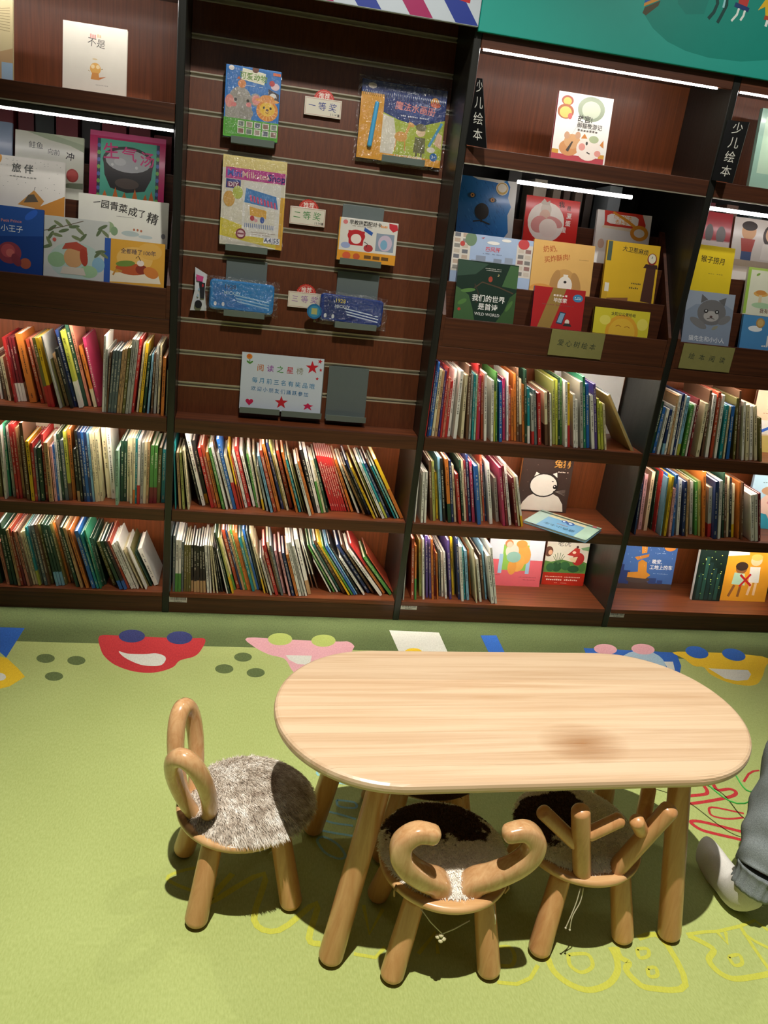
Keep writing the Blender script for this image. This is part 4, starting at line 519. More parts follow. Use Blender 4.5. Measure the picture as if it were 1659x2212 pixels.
face_book(-.292, .195, BZ, .244, .283, 12, 'CC2A6C', [('r', .0, .93, 1, 1, 'D85A90')] + soup + [('t', '生', .28, .72, .24, 'DD3A86', .02, 4), ('t', '气', .52, .7, .22, 'DD3A86', .02), ('t', '汤', .76, .66, .22, 'DD3A86', .02, -3)], 'magenta picture book with a boiling cauldron reading 生气汤', .012, group=GF, v0=0.2)
face_book(-.70, .195, BZ, .165, .27, 12, '7F93AC', [('e', rs.uniform(.1, .9), rs.uniform(.1, .9), .01, .01, 'C6D2DC') for _ in range(12)] , 'blue-grey speckled picture book at left picture edge', .012, group=GF)
# top displays
DG = 'picture books standing alone on the top display shelves'
face_book(-.340, .06, 1.7605, .186, .190, 8, 'DAD5C8', [('e', .51, .36, .085, .09, 'D7A458'), ('e', .47, .39, .03, .03, 'E6CFA0'), ('e', .55, .39, .03, .03, 'E6CFA0'), ('e', .5, .5, .04, .014, 'C9B58E'), ('p', [(.44, .2), (.58, .2), (.56, .3), (.46, .3)], 'C98A48'), ('p', [(.57, .24), (.68, .26), (.58, .21)], 'C0703C'), ('l', [(.4, .33), (.42, .31)], .01, 'A08858'), ('l', [(.6, .36), (.63, .37)], .01, 'A08858'), ('x', .52, .12, .72, 8, .016, 'A8A49A'), ('x', .42, .8, .52, 3, .07, 'CB8E86'), ('x', .53, .82, .6, 2, .05, 'C9B08E'), ('t', '不是', .52, .73, .14, '55524E', .0, -5)], 'square cream picture book reading 不是, alone on top left shelf', .016, group=DG, gloss=.12)
face_book(-.640, .06, 1.7605, .158, .226, 8, 'BDAF88', [('p', [(0, 0), (1, 0), (1, .4), (.6, .3), (0, .5)], 'A88A64')] + [('l', [(.05+.05*i, .55+.04*i), (.4+.05*i, .62+.03*i), (.95, .6+.035*i)], .012, '8C7E5E') for i in range(9)] + [('r', .8, 0, 1, .22, '8FA8BC')], 'tan picture book with wavy pattern at the top left picture edge', .014, group=DG)
palace = [('e', .17, .88, .11, .08, '8E4A38'), ('e', .17, .87, .075, .06, 'D9A04E'), ('e', .16, .72, .15, .12, '9A5A3C'), ('e', .16, .71, .11, .09, 'E0B060'), ('e', .62, .8, .25, .2, '8A947E'), ('e', .62, .79, .17, .14, 'B3BAA4'), ('e', .25, .66, .04, .05, 'B8605A'), ('r', .0, .0, .97, .1, 'B0404A'), ('r', .0, .1, .12, .16, 'C9963A'), ('r', .86, .1, .97, .16, 'C9963A'), ('e', .3, .2, .18, .13, 'C98E5A'), ('e', .35, .3, .15, .12, 'D0A070'), ('e', .24, .38, .05, .06, 'C49A7A'), ('e', .44, .4, .05, .06, 'C49A7A'), ('p', [(.25, .16), (.34, .3), (.37, .3), (.3, .14)], '4A4038'), ('e', .66, .22, .22, .19, 'E6DCD0'), ('e', .54, .24, .06, .06, 'D99488'), ('e', .84, .17, .06, .05, 'D99488'), ('p', [(.5, .36), (.56, .44), (.62, .37)], 'C9803C'), ('p', [(.86, .3), (.92, .38), (.94, .26)], 'C9803C'), ('e', .74, .37, .09, .06, 'A8B48C'), ('e', .62, .3, .02, .03, '3E3A34'), ('l', [(.64, .17), (.7, .15)], .02, '3E3A34')]
face_book(1.240, .07, 1.7605, .196, .215, 8, 'E6E3DC', palace + [('t', '故宫!', .53, .64, .11, '3A3632', .02), ('t', '御猫夜游记', .63, .545, .085, '3A3632', .01), ('x', .42, .465, .8, 7, .035, '6A645C')], 'white picture book with cats and stone lion, alone under teal header', .016, 'A82E36', group=DG)
face_book(2.009, .10, 1.7605, .2, .268, 8, '7FA090', [('r', .1, .2, .9, .9, '9FB8A0'), ('e', .5, .5, .25, .2, 'C8C8A8')], 'green picture book on the top shelf at right picture edge', .018, group=DG)
# on the shelves
face_book(1.410, .215, .4215, .221, .250, 6, '40302A', [('p', [(.05, .02), (.1, .15), (.2, .26), (.35, .33), (.65, .33), (.8, .27), (.9, .15), (.93, .02)], 'DDD6C8'), ('e', .47, .46, .295, .235, '2A2420'), ('e', .47, .46, .265, .21, 'E2DCD0'), ('p', [(.26, .6), (.29, .68), (.36, .65)], 'E2DCD0'), ('p', [(.62, .66), (.7, .69), (.72, .6)], 'E2DCD0'), ('e', .7, .44, .042, .042, '231F1C'), ('e', .69, .45, .014, .014, 'E6E0D6'), ('e', .71, .355, .035, .026, '3A322C'), ('l', [(.62, .53), (.66, .53)], .012, '2A2420')] + [('l', [(.72, .36), (.92, .3+.025*i)], .005, '8A8076') for i in range(5)] + [('e', a, b, .006, .006, '8E7E70') for a, b in ((.1, .7), (.15, .5), (.9, .6), (.3, .8), (.08, .35), (.85, .75))] +
    [('x', .72, .69, .93, 7, .02, 'D8CFC2'), ('x', .3, .94, .95, 7, .04, 'C99A56'), ('t', '兔狲', .79, .83, .15, 'CB9440', .02)], 'dark brown picture book with a round white wildcat on middle shelf', .018, 'C98A4A')
face_book(1.322, .185, .0835, .246, .236, 8, 'D3D9E2', [('r', 0, 0, 1, .5, 'D9646E'), ('r', .3, .36, .72, .95, 'E8E3CC'), ('r', .26, .3, .72, .78, '8FC256'), ('r', .2, .24, .27, .6, '9CC0DC'), ('r', .7, .24, .77, .62, '9CC0DC'), ('e', .62, .62, .14, .2, 'DFA04E', 20), ('e', .55, .44, .12, .16, 'E0A552', -10), ('e', .45, .36, .08, .14, 'DA9846'), ('e', .42, .66, .12, .13, 'E4CFC0'), ('e', .35, .8, .075, .07, 'C9804E'), ('e', .36, .78, .055, .055, 'E3BFA6'), ('e', .46, .55, .13, .1, '8EB8AC'), ('e', .58, .8, .1, .07, 'D9984A'), ('x', .6, .17, .92, 12, .016, 'A8464E'), ('x', .68, .12, .92, 9, .016, 'A8464E'), ('x', .1, .2, .25, 7, .016, 'A8464E')], 'pink and pale blue picture book with child hugging a tiger on lowest shelf', .012, 'B8525C')
face_book(1.588, .215, .0835, .195, .212, 6, 'DDD6C6', [('p', [(0, .27), (1, .27), (1, .5), (.85, .55), (.7, .5), (.4, .56), (.15, .5), (0, .52)], '5E8A42'), ('e', .3, .4, .12, .12, '2E5A38', 30), ('e', .5, .42, .12, .1, '3A6A40', -30), ('e', .15, .38, .1, .1, '376440'), ('e', .7, .36, .14, .08, '2E5A38'), ('e', .9, .4, .08, .1, '4A7A3C')] + [('l', [(.32, .45), (.32+.14*math.cos(R(a)), .6+.1*math.sin(R(a)))], .012, '4A7044') for a in (20, 50, 80, 110, 140, 170)] + [('e', .78, .58, .14, .15, 'B3302E', -20), ('p', [(.5, .66), (.68, .82), (.78, .8), (.8, .66), (.66, .64)], 'C03A32'), ('e', .66, .72, .045, .03, 'E8D2B4'), ('p', [(.56, .6), (.76, .63), (.72, .5), (.62, .52)], 'E2CBA4'), ('e', .72, .84, .03, .03, '5A2A22'), ('e', .06, .72, .1, .12, '6A4030'), ('e', .1, .7, .05, .06, 'D9A684'), ('p', [(.8, .82), (1, .86), (1, .76), (.85, .78)], '7FA678'), ('r', 0, 0, 1, .27, 'C4301F'), ('x', .06, .17, .9, 22, .02, 'F0D8CC'), ('x', .1, .1, .85, 16, .035, 'F2E2D8'), ('x', .3, .04, .6, 12, .015, 'E8C4B8'), ('t', '老虎', .4, .9, .15, '55524C', .0)], 'picture book with red animal in jungle and red paper band, lowest shelf', .014, 'A82E22')
face_book(1.487, .272, .7665, .304, .262, 2, 'D9D8D4', [('x', .1, .9, .3, 8, .01, 'BDBBB6')], 'large blank white board book behind the upper row, bookcase right of slat wall', .012)
face_book(1.940, .21, .0835, .262, .222, 8, '4468A4', [('p', [(0, 0), (1, 0), (1, .12), (.6, .14), (.3, .2), (0, .14)], '4A3A34'), ('r', .02, .1, .08, .5, '2C3C6E'), ('r', .08, .1, .2, .38, '2C3C6E'), ('r', .56, .12, .7, .24, '2F4274'), ('r', .72, .12, .82, .2, '2F4274'), ('e', .36, .2, .22, .06, '4E4440'), ('p', [(.16, .24), (.5, .22), (.58, .3), (.5, .36), (.48, .56), (.38, .62), (.32, .56), (.34, .36), (.16, .34)], 'CF8A32'), ('p', [(.3, .6), (.24, .66), (.5, .74), (.49, .68)], 'C07A2A'), ('p', [(.36, .74), (.33, .95), (.44, 1), (.45, .76)], 'CF8A32'), ('e', .86, .93, .12, .1, 'D98A3A')] + [('e', rs.uniform(.1, .95), rs.uniform(.4, .98), .005, .005, 'CDD8E8') for _ in range(30)] + [('t', '晚安,', .66, .58, .1, 'EDEDE8', .03), ('t', '工地上的车', .75, .46, .1, 'EDEDE8', .03), ('x', .6, .33, .9, 12, .012, 'A8B8D0'), ('x', .6, .76, .8, 14, .01, 'C8D4E4')], 'blue night picture book with orange digger reading 晚安 on lowest shelf', .016, '3A5A94')
cty = [('r', .1+.16*i, .02, .22+.16*i, .5+.1*((i*7) % 4), ['1E3A36', '24483E', '1A3230'][i % 3]) for i in range(5)] + [('e', rs.uniform(.1, .9), rs.uniform(.1, .95), .02, .014, rs.choice(['C9C04A', '7FA84A', 'D8CF6A'])) for _ in range(26)]
face_book(2.259, .12, .0835, .135, .252, 8, '15241F', cty, 'dark picture book with glowing yellow city lights on lowest right shelf', .02, 'DCDAD0')
sp2 = [('e', .42, .62, .11, .1, '8A5A34'), ('e', .42, .66, .12, .08, '3A2A20'), ('e', .68, .78, .11, .1, 'E3BE94'), ('e', .68, .84, .11, .06, 'D8B45A'), ('p', [(.3, .54), (.5, .52), (.54, .3), (.28, .32)], 'A8CBB0'), ('p', [(.58, .66), (.78, .66), (.8, .36), (.6, .36)], 'D8D6CC'), ('l', [(.34, .3), (.26, .08)], .05, '8A5A34'), ('l', [(.46, .3), (.44, .08)], .05, '8A5A34'), ('l', [(.66, .36), (.62, .12)], .05, 'E3BE94'), ('l', [(.75, .36), (.74, .12)], .05, 'E3BE94'), ('l', [(.42, .5), (.66, .3)], .04, 'C0262A'), ('l', [(.62, .52), (.44, .28)], .04, 'C0262A'), ('p', [(.1, 1), (.1, .84), (.52, .88), (.5, 1)], 'ECE8DA')]
sb = face_book(2.371, .13, .0835, .254, .245, 8, 'DD9A2C', sp2, 'orange ring-bound picture book with two children on lowest right shelf', .014, 'C8902A')
mb = MB()
for k in range(16): mb.tube([(.004+.008*math.cos(q), .006+.010*math.sin(q), .012+.0147*k) for q in [2*math.pi*j/10 for j in range(11)]], .0016, 6, cap=False)
obj('ring_binding', mb, sb, mat=M('E6E0CC', .4), kind='stuff')
face_book(2.345, .17, .7665, .21, .268, 6, 'D9C3A4', [('p', [(0, 0), (1, 0), (1, .3), (0, .24)], 'C9B468'), ('r', 0, .28, 1, .5, 'E2DCD2'), ('l', [(.05, .25), (.5, .42)], .06, '3A66C0'), ('x', .2, .6, .8, 9, .016, 'B07A60'), ('t', '蓝色', .45, .86, .16, '77706A', .0), ('t', '日记', .45, .72, .16, '77706A', .0)], 'peach picture book reading 蓝色日记 at right picture edge', .014, '6A3A2C')
face_book(2.440, .17, .4215, .235, .262, 6, 'A9CBDD', [('e', .5, .4, .3, .25, 'E6C4B4'), ('e', .4, .45, .04, .03, 'D08A8A'), ('e', .5, .65, .3, .1, 'B08A6A'), ('p', [(0, 0), (.6, 0), (.4, .25), (0, .3)], '3FA6C0'), ('x', .2, .78, .8, 12, .016, '5A6A78'), ('t', '玩具诊所', .5, .91, .11, 'D0405A', .02)], 'pale blue picture book with a sleeping child face at right edge', .014)
face_book(-.553, .262, .4215, .14, .268, 3, 'DDCDB4', [('r', 0, 0, 1, .35, 'C9B08C'), ('x', .3, .82, .7, 3, .06, 'B8443C'), ('t', '最奇怪的动物', .5, .70, .1, 'B8343A', .02)], 'beige picture book with red title standing behind the middle left row', .012)
# lying and leaning books
e = empty('picture_book', (1.592, -.105, .4225), (0, 0, math.atan2(.150, .136)), label='light blue picture book lying flat and jutting over the middle shelf edge', cat='book')
LW, LH = .185, .264
mb = MB(); m = M('6FA8CC', .3, var=.05, coat=.2); mb.box(0, LW, 0, LH, 0, .002, m); mb.box(0, LW, 0, LH, .009, .011, m); mb.box(0, LW, LH-.002, LH, .002, .009, m); obj('cover', mb, e)
mb = MB(); mb.box(.003, LW-.003, .003, LH-.002, .0021, .0089, PAGE); obj('page_block', mb, e)
mb = MB(); k = art(mb, [('r', 0, 0, 1, .2, 'A8C8B4'), ('r', 0, .8, 1, 1, 'A5C2B8'), ('r', .72, .2, 1, .8, 'C9C4A0'), ('r', .86, 0, .94, 1, '3A5A50'), ('e', .66, .42, .1, .09, '2A5CA8'), ('e', .68, .52, .08, .07, '2E62B0'), ('e', .66, .42, .05, .04, 'C8DCEC'), ('e', .68, .53, .035, .03, 'C8DCEC'), ('e', .94, .1, .05, .05, 'B8485A')], LW, LH, .011, 'f'); obj('cover_print', mb, e, kind='stuff')
mb = MB(); art(mb, [('t', '蓝色小卡车', .28, .5, .1, '1E4A66', .01, 90), ('x', .42, .4, .46, 3, .2, 'A86A70')], LW, LH, .011, 'f', start=k); obj('cover_title', mb, e)
e = empty('picture_book', (1.774, .030, .7668), (0, R(-35), 0), label='grey-green book fallen aslant at the right end of the upper shelf', cat='book')
mb = MB(); m = M('7C8E8C', .4, var=.15); m2 = M('9A8248', .45, var=.3); h = .262; t = .012
mb.box(0, .0016, 0, .19, 0, h, m2); mb.box(t-.0016, t, 0, .19, 0, h, m); mb.box(.0016, t-.0016, 0, .0016, 0, h, M('A9905A', .4, var=.3)); mb.v = [(a-t, b, c) for a, b, c in mb.v]; obj('cover', mb, e)
mb = MB(); mb.box(-t+.002, -.002, .002, .186, .004, h-.004, PAGE); obj('page_block', mb, e)
mb = MB(); art(mb, [('x', .15, .25, .25, 1, .4, 'C8BE9A')], t, h); mb.v = [(a-t, b, c) for a, b, c in mb.v]
if mb.v: obj('spine_title', mb, e)
# rightmost bookcase: tray
face_book(1.864, .026, FZ, .196, .272, 12, '8593A6', [('p', [(0, .6), (.2, .75), (.8, .8), (1, .7), (1, 1), (0, 1)], '97A3B4'), ('e', .55, .62, .3, .24, '6E6E70'), ('p', [(.3, .78), (.3, .95), (.44, .86)], '626264'), ('p', [(.66, .86), (.82, .93), (.8, .76)], '626264'), ('e', .55, .55, .16, .1, 'A8A6A4'), ('e', .43, .64, .045, .038, '2E2C2C'), ('e', .66, .64, .045, .038, '2E2C2C'), ('e', .43, .645, .018, .018, 'C8CCD0'), ('e', .66, .645, .018, .018, 'C8CCD0'), ('e', .55, .54, .03, .022, '5A4644'), ('l', [(.47, .5), (.55, .52), (.63, .5)], .012, '4A4444'), ('e', .3, .4, .2, .07, '77787A', -25), ('e', .84, .5, .14, .07, '77787A', 30), ('e', .66, .34, .07, .03, '8E8E7E', 30), ('t', '猫先生和小小人', .52, .1, .11, 'DDE2E6', .01)], 'blue-grey picture book with a grey kitten in rightmost tray', .012, group=TG, v0=0.29)
face_book(2.106, .026, FZ, .185, .206, 12, '4E8CC0', [('e', .3, .62, .16, .06, 'E2E8EA'), ('e', .4, .8, .1, .1, 'B08A50'), ('e', .4, .8, .07, .07, 'C9A868'), ('e', .85, .35, .22, .22, 'C99468'), ('e', .85, .46, .23, .14, '2E2622'), ('p', [(.6, .1), (.75, .3), (.68, .5), (.6, .45)], 'DCDCD8'), ('x', .5, .12, .95, 9, .05, 'E8E4DA')], 'sky blue picture book with striped lighthouse in rightmost tray', .012, group=TG, v0=0.38)
face_book(1.883, .100, MZ, .176, .305, 12, 'DDC42A', [('x', .4, .52, .8, 8, .012, '8A7A30'), ('t', '猴子捞月', .52, .75, .12, '2E2A18', .02, -3)], 'plain yellow picture book reading 猴子捞月 in rightmost tray', .012, group=TG, v0=0.3)
face_book(2.127, .100, MZ, .22, .246, 12, 'DDE0C8', [('r', 0, 0, .06, 1, '9ABF4E'), ('r', 0, .95, 1, 1, 'A9C860'), ('e', .3, .45, .14, .05, 'D9A858'), ('e', .3, .48, .1, .04, 'C98A44'), ('r', .27, .2, .33, .42, 'D8C8A0'), ('e', .35, .2, .2, .05, 'A8CBA0'), ('e', .2, .86, .04, .02, '7FA84A', 30), ('t', '我有一', .45, .08, .11, '6A3A28', .02), ('t', '猫', .75, .75, .15, '3A3A30', .02)], 'cream and lime picture book with a mushroom in rightmost tray', .012, group=TG, v0=0.3)
face_book(1.905, .195, BZ, .165, .29, 12, 'A83038', [('r', 0, 0, 1, .5, 'B9968E'), ('e', .45, .62, .1, .2, '5A5654'), ('e', .75, .6, .12, .2, '6A6664'), ('r', 0, .3, 1, .48, 'CFC6C0')], 'red foil picture book at back of rightmost tray', .012, group=TG, v0=0.3)
face_book(2.080, .195, BZ, .22, .285, 12, 'D9D4CC', [('r', 0, .0, 1, .12, 'C9BEB0'), ('e', .3, .76, .14, .15, 'D9A878'), ('e', .3, .86, .15, .08, '2E2420'), ('p', [(.16, .62), (.44, .62), (.4, .38), (.2, .38)], 'B0483E'), ('p', [(.2, .38), (.4, .38), (.4, .22), (.2, .22)], '4A5E88'), ('e', .72, .72, .14, .18, '3A2C26'), ('e', .74, .74, .11, .13, 'DDB08A'), ('p', [(.6, .56), (.9, .56), (.95, .26), (.58, .26)], 'E6E2DA'), ('r', 0, .1, 1, .22, 'B9AA94')], 'off-white picture book with two cartoon children at back of rightmost tray', .014, '8A4A38', group=TG, v0=0.3)

# ------------------------------------------------------------------ things hung on the slat wall
SLA = math.atan(SLK)
def slat_thing(name, x, z, off, label, cat, group=None, rz=0):
    """an Empty at (x, z) on the slat wall, `off` in front of it, leaning back with the wall; local x right, z up, -y out"""
    return empty(name, (x, sly(z)-off, z), (-SLA, 0, 0), label=label, cat=cat, group=group)
def bracket(x, w, zt, zl, label, d=.045):
    h = zt - zl
    e = slat_thing('metal_bracket', x, zl, .006, label, 'bracket', 'grey metal display brackets on the slat wall')
    obj('back_plate', MB().rbox(0, w, -.0015, .0, 0, h, .0004), e, mat=GREYM)
    mb = MB(); mb.box(0, w, -d, -.0015, 0, .0015); mb.hexa([(0, -d-.006, -.002), (w, -d-.006, -.002), (w, -d, 0), (0, -d, 0), (0, -d-.009, .019), (w, -d-.009, .019), (w, -d-.0075, .0195), (0, -d-.0075, .0195)])
    obj('ledge', mb, e, mat=M('73807A', .35, .3, .05, tag='painted_steel'))
    obj('hook', MB().box(w*.1, w*.9, 0, .012, h-.004, h), e, mat=GREYM); return e
bracket(.168, .142, 1.757, 1.676, 'grey metal bracket under the boxed animal book', .034)
bracket(.674, .15, 1.757, 1.682, 'grey metal bracket under the water drawing book pack', .034)
bracket(.168, .142, 1.534, 1.337, 'grey metal bracket under the milk tea shop kit', .030)
bracket(.560, .146, 1.534, 1.334, 'grey metal bracket under the puzzle card box', .042)
bracket(.174, .140, 1.311, 1.121, 'grey metal bracket behind the light blue pencil case', .040)
bracket(.562, .150, 1.311, 1.118, 'grey metal bracket behind the dark blue pencil case', .040)
bracket(.247, .143, .978, .788, 'grey metal bracket under the left half of the paper sign', .030)
bracket(.397, .146, .978, .786, 'grey metal bracket under the right half of the paper sign', .030)
bracket(.560, .148, .978, .784, 'bare grey metal bracket right of the paper sign', .030)
WRAP = film('cellophane', .05, .9, 55); WRAP2 = film('cellophane_crumpled', .11, 1.0, 60)
def pack(x, z, w, h, th, base, ops, name, label, cat, off, wrap=True, side=None, crumple=.003):
    e = slat_thing(name, x, z, off, label, cat)
    obj('body', MB().rbox(0, w, -th, 0, 0, h, .0012), e, mat=M(base, .35, var=.05, coat=.2))
    pr = [o for o in ops if o[0] != 't']; tx = [o for o in ops if o[0] == 't']
    mb = MB(); k = art(mb, pr, w, h, th); obj('printed_picture', mb, e, kind='stuff')
    if tx: mb = MB(); art(mb, tx, w, h, th, start=k); obj('lettering', mb, e)
    if wrap:
        rs = random.Random(int(x*1000)); nx, nz = 18, 18; V = []; F = []; g = wrap if not isinstance(wrap, bool) else .006
        for j in range(nz+1):
            for i in range(nx+1):
                u, v = i/nx, j/nz; ed = min(u, 1-u, v, 1-v); o = -th-.0015-rs.random()*crumple*(1 if ed > .001 else 0)
                if ed < .001: o = -th*.4 - rs.random()*.004
                V.append((-g+u*(w+2*g)+(rs.random()-.5)*.003*(ed < .001), o, -g+v*(h+2*g)+(rs.random()-.5)*.003*(ed < .001)))
        for j in range(nz):
            for i in range(nx): a = j*(nx+1)+i; F.append((a, a+1, a+nx+2, a+nx+1))
        mb = MB(); mb.add(V, F); obj('plastic_wrap', mb, e, mat=WRAP2, smooth=False)
    return e
animal = [('r', 0, 0, 1, .27, '55A336'), ('e', .28, .52, .21, .24, '9A968E'), ('r', .02, .27, .5, .46, '9A968E'), ('e', .09, .5, .08, .11, 'D98E86'), ('e', .56, .56, .1, .11, '9A968E'), ('e', .57, .56, .075, .085, 'E0938A'), ('e', .2, .53, .026, .03, '1E1C1A'), ('e', .42, .53, .026, .03, '1E1C1A'), ('e', .17, .46, .05, .04, 'D98080'), ('e', .44, .48, .05, .04, 'D98080'), ('e', .4, .36, .13, .1, '928E86'), ('e', .3, .76, .075, .07, 'D98A4A'), ('p', [(.2, .82), (.24, .86), (.28, .82)], 'C96A3A'), ('p', [(.78, .74), (.98, .68), (.98, .56), (.78, .58)], '3A3034'), ('e', .9, .78, .08, .06, 'E0C4CC'), ('e', .84, .82, .05, .05, 'C03A40'), ('e', .87, .65, .06, .04, 'DCDCD8'),
    ('e', .78, .43, .2, .18, 'DD8A2E')] + [('l', [(.78, .43), (.78+.19*math.cos(R(a)), .43+.14*math.sin(R(a)))], .012, 'F0C46A') for a in range(180, 375, 22)] + [('e', .78, .45, .14, .12, 'EBBE3A'), ('e', .77, .57, .22, .035, 'E6A24E'), ('e', .77, .6, .13, .06, 'DE9440'), ('e', .72, .47, .02, .022, '241E1A'), ('e', .84, .47, .02, .022, '241E1A'), ('e', .78, .44, .028, .02, '6A3A20'), ('l', [(.75, .41), (.78, .395), (.81, .41)], .01, '8A3A2A'), ('p', [(.3, .98), (.72, .94), (.7, .78), (.28, .82)], 'EDEBD2'), ('e', .53, .98, .06, .06, '6A3A26'), ('e', .1, .96, .05, .04, 'E8E2DC'), ('r', .85, .93, .99, .97, 'DD6A3A'), ('x', .35, .74, .68, 14, .012, 'D8E4F0')] + [('r', .26+.15*i, .06+.1*j, .38+.15*i, .145+.1*j, 'D9DCCB') for i in range(5) for j in range(2)] + [('r', .275+.15*i, .07+.1*j, .365+.15*i, .135+.1*j, ['8A6A5A', '6A7A6A', '9A8A7A', '5A6270'][(i+j) % 4]) for i in range(5) for j in range(2)]
pack(.141, 1.694, .178, .214, .022, '2F78C4', animal + [('t', '可爱动物', .5, .865, .105, '6E9A38', .02, -3)], 'boxed_book', 'blue and green boxed animal book with elephant and lion, in cellophane', 'book', .020, wrap=.004)
pw = pack(.588, 1.686, .294, .245, .012, '233A7A', [('r', 0, 0, 1, .13, 'E0A030'), ('r', .0, 0, .27, .84, 'DE9E2C'), ('p', [(.27, .1), (1, .1), (1, .62), (.7, .5), (.45, .55), (.27, .62)], 'A8B83A'), ('p', [(.27, .1), (.42, .1), (.45, .3), (.4, .56), (.27, .6)], 'DDD8C8'), ('e', .5, .34, .075, .055, 'D9A04A'), ('l', [(.45, .32), (.44, .15)], .014, 'CF9642'), ('l', [(.55, .32), (.56, .16)], .014, 'CF9642'), ('l', [(.55, .36), (.59, .5)], .03, 'D9A04A'), ('e', .61, .51, .04, .022, 'D9A04A', -20), ('l', [(.59, .53), (.57, .62)], .006, '6A4A2A'), ('e', .73, .43, .055, .05, 'E6C8A0'), ('e', .73, .49, .065, .04, '6E6A40'), ('p', [(.67, .36), (.79, .36), (.8, .16), (.66, .16)], '6A6A44'), ('l', [(.7, .16), (.7, .1)], .02, '5A5A3A'), ('l', [(.76, .16), (.76, .1)], .02, '5A5A3A'), ('e', .87, .22, .05, .03, 'E6E0D0'), ('p', [(.9, .3), (.99, .24), (.99, .42), (.93, .46)], 'E6C0A0'), ('l', [(.84, .26), (.97, .58)], .03, '4E9AC8'), ('e', .91, .13, .045, .045, '2E6AB0'), ('p', [(.42, .74), (.9, .66), (.9, .58), (.43, .64)], '2A4488'), ('e', .86, .83, .05, .05, 'D89A3A'), ('e', .87, .8, .06, .03, 'C85A3A'), ('e', .12, .93, .05, .03, 'D8D0CC'), ('x', .36, .9, .66, 18, .02, '8A94B8'), ('x', .48, .6, .8, 16, .02, 'D8DCEA')] +
    [('t', '魔法水画册', .64, .71, .115, 'E08A86', .025, -3), ('t', 'ABC字母创想', .6, .075, .07, 'EFE6D0', .015), ('t', '3+', .91, .13, .055, 'E8EEF4', .02)], 'drawing_book_pack', 'blue and yellow water drawing book with pen sealed in clear plastic bag', 'book', .014, wrap=.012, crumple=.008)
mb = MB(); mb.peg((.04, -.02, .035), (.055, -.02, .18), .0085, .0075, 12); obj('pen', mb, pw, mat=M('4FA6D8', .25), smooth=True)
mb = MB()
for k in range(44): mb.tube([(.005+k*.0066, -.014+.004*math.cos(q), .205+.007*math.sin(q)) for q in [2*math.pi*j/8 for j in range(9)]], .0009, 5, cap=False)
obj('wire_binding', mb, pw, mat=M('C8CCD0', .3, .8), kind='stuff')
shop = [('p', [(0, .1), (1, .0), (1, .12), (0, .3)], 'D9C84A'), ('r', .9, 0, 1, .6, 'D8A83E'), ('r', .0, .86, 1, 1, 'DCCB86'), ('r', .05, .745, .985, .87, 'B83A8C'), ('r', .06, .64, .29, .74, '2A3A86'), ('r', .08, .65, .27, .71, '7A2A58'), ('r', .34, .12, .93, .73, 'DCDAD4'), ('p', [(.38, .66), (.86, .6), (.9, .46), (.36, .5)], '3F7FC0')] + [('p', [(.44+.055*i, .59-.008*i), (.47+.055*i, .586-.008*i), (.49+.055*i, .515-.008*i), (.455+.055*i, .52-.008*i)], 'C84A78') for i in range(8)] + [('p', [(.37, .5), (.86, .44), (.85, .24), (.38, .28)], 'D8D4C8'), ('p', [(.45, .46), (.72, .43), (.72, .34), (.46, .36)], 'D9A84A'), ('e', .5, .33, .035, .04, 'B83A48'), ('e', .66, .32, .035, .05, '3A5AA8'), ('e', .56, .31, .03, .03, 'D8A0A8')] + [('l', [(.39+.03*i, .27), (.39+.03*i, .22)], .01, '4A6AA8') for i in range(16)] + [('e', .33, .14, .08, .08, '8A3A4A'), ('e', .33, .14, .055, .055, 'DDBCC0'), ('r', .28, .13, .38, .15, '8A3A4A'), ('e', .12, .52, .09, .12, 'CFA04A'), ('e', .25, .6, .08, .1, 'B8C05A'), ('r', .7, .06, .96, .13, 'DDDCE4'), ('x', .5, .17, .9, 26, .008, 'A88A80'), ('x', .5, .145, .8, 18, .008, 'A88A80')]
pack(.146, 1.356, .212, .285, .010, 'D9D4C4', shop + [('t', 'Mini', .19, .807, .105, '3A58B8', .03, 0), ('t', 'Milk-tea', .52, .803, .1, 'E0B8B0', .025, 0), ('t', 'Shop', .85, .80, .105, '2A2A7A', .03, 0), ('t', 'DIY', .175, .68, .075, 'E0D0D8', .03), ('t', 'A4|55', .83, .095, .075, '3A4A6A', .01)], 'craft_kit', 'Mini Milk-tea Shop paper craft kit in a glossy bag', 'craft kit', .016, wrap=.003, crumple=.004)
puz = [('r', 0, 0, 1, .24, 'E09A2C'), ('r', 0, .24, .02, 1, 'E0A43A'), ('e', .3, .6, .15, .1, 'C0262C'), ('p', [(.16, .72), (.44, .72), (.42, .38), (.18, .38)], 'B8242A'), ('e', .3, .53, .09, .08, 'E8DCD4'), ('e', .52, .34, .08, .06, 'B03A3C'), ('l', [(.44, .48), (.5, .44), (.48, .36)], .012, '2A2624'), ('p', [(.43, .82), (.58, .72), (.56, .64), (.42, .74)], '2E5AA8'), ('r', .64, .3, .95, .72, '8A98AA'), ('e', .8, .5, .12, .13, 'C8B8CC'), ('e', .78, .46, .06, .08, '7AAAC8'), ('p', [(.84, .98), (.98, .96), (1, .84), (.92, .78), (.85, .86)], 'C4303A'), ('e', .13, .36, .08, .05, '9AA8D0'), ('e', .16, .12, .07, .06, 'D8603A'), ('e', .33, .12, .06, .05, 'C85A30'), ('r', .46, .09, .58, .17, '6A4A20'), ('r', .61, .09, .73, .17, '6A4A20'), ('r', .76, .09, .88, .17, '6A4A20'), ('e', .1, .9, .04, .035, 'D87A7A'), ('x', .22, .82, .56, 16, .02, '8A7A70'), ('x', .7, .86, .82, 5, .06, 'DD8A3A')]
